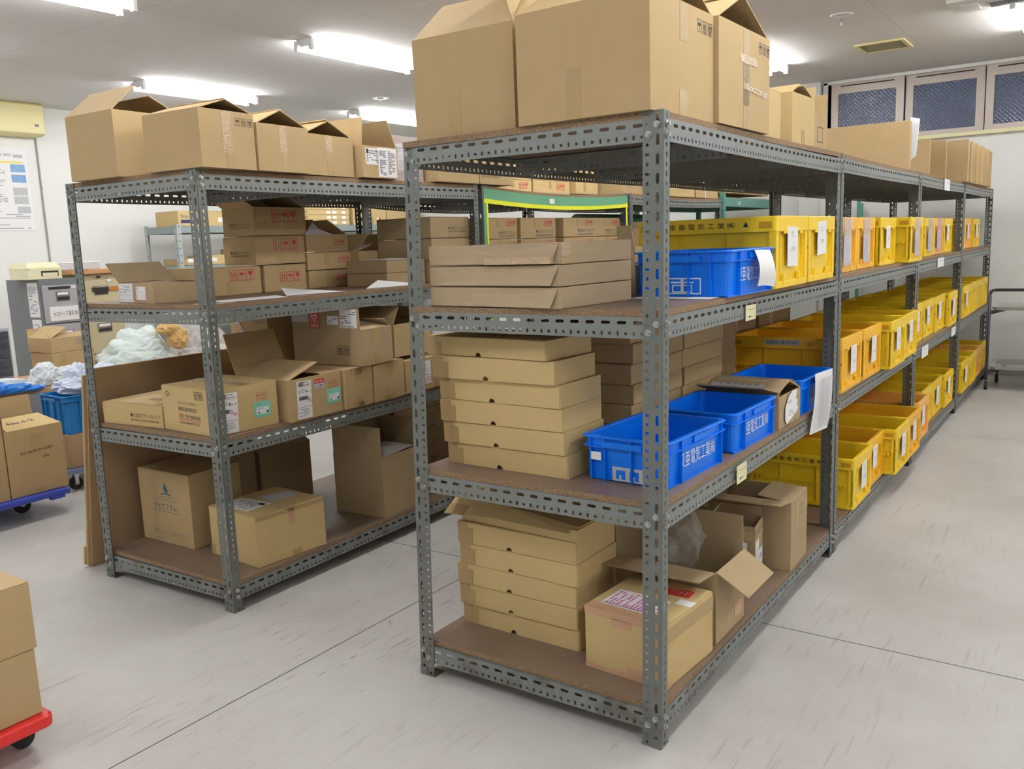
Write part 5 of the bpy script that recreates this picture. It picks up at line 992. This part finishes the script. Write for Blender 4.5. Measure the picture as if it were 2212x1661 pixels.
# heaps of crumpled wrapping
def heap(name, label, cat, blobs, k, seed=1, amp=.35, fr=2.2, sub=5, zmin=.7315, sm=True):
    o = Vector((blobs[0][0][0], blobs[0][0][1], zmin)); t = thing(name, label, cat, o)
    for i, (c, r) in enumerate(blobs):
        b = MB(); crumple(b, tuple(Vector(c)-o), r, k, seed+i*3.7, amp, sub, fr=fr, zmin=0); b.build('crumpled_sheet', t, smooth=sm)
heap('bubble_wrap_heap', 'heap of pale green tinted wrapping behind the left rack', 'wrapping', [((1.66, 5.17, .70), (.28, .20, .17)), ((1.46, 5.00, .66), (.16, .04, .13)), ((1.72, 5.20, .76), (.20, .18, .19)), ((1.62, 5.06, .66), (.30, .11, .12))], 'mintwrap', 2, .45, 1.7, zmin=.6215)
heap('grey_foam_sheet', 'grey folded sheet heap right of the green tinted wrapping', 'wrapping', [((2.26, 5.25, .70), (.22, .2, .25)), ((2.38, 5.32, .70), (.22, .2, .20)), ((2.22, 5.07, .64), (.25, .1, .12))], 'greysheet', 9, .5, 1.4, zmin=.6215)
heap('brown_paper', 'crumpled brown paper ball beside the heaped wrapping', 'paper', [((1.92, 5.00, .84), (.085, .07, .09)), ((1.84, 5.0, .92), (.09, .06, .05))], 'brownpaper', 5, .5, 2.6, 3, .70, False)
heap('plastic_bag', 'clear and white bags heaped above the opened tall carton at the left', 'bag', [((.50, 5.0, .66), (.28, .03, .06)), ((.89, 5.04, .68), (.11, .06, .10)), ((.15, 4.99, .66), (.25, .035, .06)), ((1.02, 5.02, .66), (.12, .06, .08))], 'wrap', 12, .4, 2.2, 4, .6215, False)
heap('blue_film', 'bright blue film lying over the bags at the left', 'wrapping', [((.50, 4.90, .665), (.07, .04, .045)), ((.60, 4.91, .65), (.12, .035, .035)), ((.74, 4.92, .635), (.08, .03, .02))], 'bluefilm', 15, .4, 2.4, 4, .622)
# blue container with bags on a box and dolly
BC = (.665, 4.42, .372)
blue_crate('deep sky blue container full of film, standing on a brown carton', BC, R(-3), (.50, .34, .245), 'blue2', lettering=False, name='deep_container')
heap('film_bag', 'blue tinted crumpled film filling the deep sky blue container', 'bag', [((.92, 4.58, .66), (.20, .12, .07)), ((.88, 4.59, .70), (.08, .08, .10)), ((1.04, 4.59, .70), (.12, .10, .08))], 'lilac', 21, .45, 2.6, 4, .57, False)
t = thing('foam_slab', 'white foam slab tilted on the film in the sky blue container', 'foam', (.88, 4.44, .63)); b = MB(); b.quad([(-.04, -.02, .0), (.22, -.02, .03), (.22, -.0, .11), (.13, .0, .09)], 'foam', .02); b.build('slab', t)
carton('carton', 'brown carton under the deep sky blue container', (.67, 4.43, .152), R(-3), (.48, .31, .218), 'brown')
t = thing('platform_dolly', 'grey blue dolly with black wheels under the brown carton', 'dolly', (.62, 4.40, 0)); b = MB(); b.box((0, 0, .118), (.62, .40, .15), 'gdolly'); b.build('platform', t, bevel=.006)
def caster(t, x, y, z, r=.035, wd=.022, kw='black'):
    b = MB(); b.cyl((x, y-wd/2, r), (x, y+wd/2, r), r, kw, 20); wh = b.build('wheel', t); b = MB(); b.box((x-.012, y-wd/2-.005, r-.008), (x+.014, y-wd/2-.001, z), 'chrome'); b.box((x-.012, y+wd/2+.001, r-.008), (x+.014, y+wd/2+.005, z), 'chrome'); b.box((x-.022, y-.022, z-.006), (x+.022, y+.022, z), 'chrome'); b.build('caster_fork', wh)
for x in (.10, .52):
    for y in (.08, .32): caster(t, x, y, .118, .042)
# navy dolly with cartons at left edge
t = thing('platform_dolly', 'navy blue plastic dolly carrying the carton marked No.6-2', 'dolly', (-.42, 3.98, 0), R(2)); b = MB(); b.box((0, 0, .115), (.86, .56, .145), 'dolly'); b.build('platform', t, bevel=.01); b = MB(); b.box((.74, -.004, .10), (.82, .03, .118), 'dolly'); b.build('grip_lug', t)
for x in (.12, .70):
    for y in (.26, .46): caster(t, x, y, .115, .048)
def no62(m):
    m.slab(.14, .27, .22, .345, 'tape', .0005); m.text('KP-7858-W-25B3', .08, .235, .016, 'ink', .185, R(4)); m.text('28a', .20, .20, .015, 'ink', .04)
t = carton('carton', 'tall carton with open flaps, handwritten No.6-2 on the folded-in lid', (.128, 4.06, .148), R(2), (.335, .30, .385), 'kraft', {'N': (4, .15), 'W': (0, .12)}, prints={'S': no62, }, tape={'S': strip(.17, 0, .03, .05)})
b = MB(); b.quad([(.02, .0, .386), (.33, .0, .386), (.31, .20, .430), (.04, .20, .430)], 'kraft2', .004); b.build('folded_lid', t)
m = MB(); q = Marks((.335, .3, .4), 'T', m); q.o = Vector((.0, .0, .386)); q.V = Vector((0, .977, .213)); q.N = Vector((0, -.213, .977)); q.text('No.6-2', .08, .085, .035, 'blueink', .15, R(4), .002); m.build('handwritten_number', t)
carton('carton', 'carton cut by the left picture edge, on the navy dolly', (-.24, 4.05, .148), R(1), (.36, .30, .39), 'kraft', {'E': (0, .16), 'N': (0, .1)})
# red dolly, near left
t = thing('platform_dolly', 'red plastic dolly at the lower left with black wheels', 'dolly', (-1.66, 1.545, 0)); b = MB(); b.loft([rrect(.004, .004, .70, .456, .025, .095), rrect(0, 0, .70, .46, .025, .105), rrect(0, 0, .70, .46, .025, .128), rrect(.006, .006, .694, .454, .025, .133)], 'redp', True, True); b.build('platform', t)
b = MB(); b.cyl((.55, .04, .1325), (.55, .04, .1345), .012, 'dark', 16); b.build('grip_hole', t)
for x in (.08, .655):
    for y in (.13, .38):
        b = MB(); b.cyl((x, y-.012, .034), (x, y+.012, .034), .034, 'black', 20); wh = b.build('wheel', t); b = MB(); b.cyl((x, y, .06), (x, y, .095), .028, 'black', 14, .034); b.box((x-.015, y-.02, .03), (x+.015, y-.013, .07), 'black'); b.box((x-.015, y+.013, .03), (x+.015, y+.02, .07), 'black'); b.build('caster_fork', wh)
for i in range(2): carton('carton', ['lower plain carton on the red dolly', 'upper plain carton on the red dolly'][i], (-1.53+.006*i, 1.575, .134+.207*i), R(-.6*i), (.55, .36, .205), 'kraft', seam='x')
# cart at right by the shelves
t = thing('hand_trolley', 'two tier grey tray trolley with dark tube frame at the right edge', 'trolley', (6.62, -1.02, 0))
b = MB(); x = .03; pts = [(x, .94, .09), (x, .94, .87), (x, .928, .892), (x, .90, .90), (x, .04, .90), (x, .012, .892), (x, 0, .87), (x, 0, .09)]; b.tube(pts, .0135, 'cartpost', 10); b.build('tube_frame', t, smooth=True)
b = MB(); b.tube([(.50, .0, .09), (.50, .0, .70)], .0135, 'cartpost', 10); b.build('tube_frame', t, smooth=True)
b = MB(); b.tube([(.50, .90, .09), (.50, .90, .20)], .0135, 'cartpost', 10); b.build('rear_leg', t, smooth=True)
for z, n_ in ((.72, 'upper'), (.19, 'lower')):
    b = MB(); b.loft([rrect(.02, .03, .52, .91, .05, z), rrect(.0, .01, .54, .93, .05, z+.03), rrect(.006, .016, .534, .924, .05, z+.03), rrect(.026, .036, .514, .904, .05, z+.006)], 'carttop', True, True); tr = b.build('tray', t)
    for i in range(3): b = MB(); b.box((.15+.06*i, .80, z+.0062), (.165+.06*i, .84, z+.008), 'dark'); b.build('slot', tr)
    b = MB(); b.quad([(.03, .925, z-.04), (.03, .925, z), (.03, .80, z), (.03, .90, z-.03)], 'cartpost', .004); b.build('gusset', t)
for x, y in ((.03, .0), (.03, .94), (.50, .0), (.50, .90)): caster(t, x, y, .09, .04)
# objects behind the right row by the window wall
t = thing('teal_stand', 'teal metal stand against the window wall, seen above the crates', 'stand', (7.40, 1.22, 0)); b = MB(); b.box((0, 0, 0), (.03, .03, 1.78), 'dgreen'); b.build('upright', t); b = MB(); b.box((0, -.03, 1.60), (.02, .0, 1.74), 'dgreen'); b.build('bracket', t); b = MB(); b.box((-.1, -.1, 0), (.12, .12, .02), 'dgreen'); b.build('base', t)
t = thing('white_pole', 'white stand pole with teal cap beside the window wall', 'stand', (7.40, 1.53, 0)); b = MB(); b.cyl((0, 0, 0), (0, 0, 1.68), .015, 'whitep', 10); b.build('pole', t); b = MB(); b.cyl((0, 0, 1.68), (0, 0, 1.74), .02, 'dgreen', 10); b.build('cap', t); b = MB(); b.cyl((0, 0, 0), (0, 0, .02), .11, 'whitep', 18); b.build('base', t)
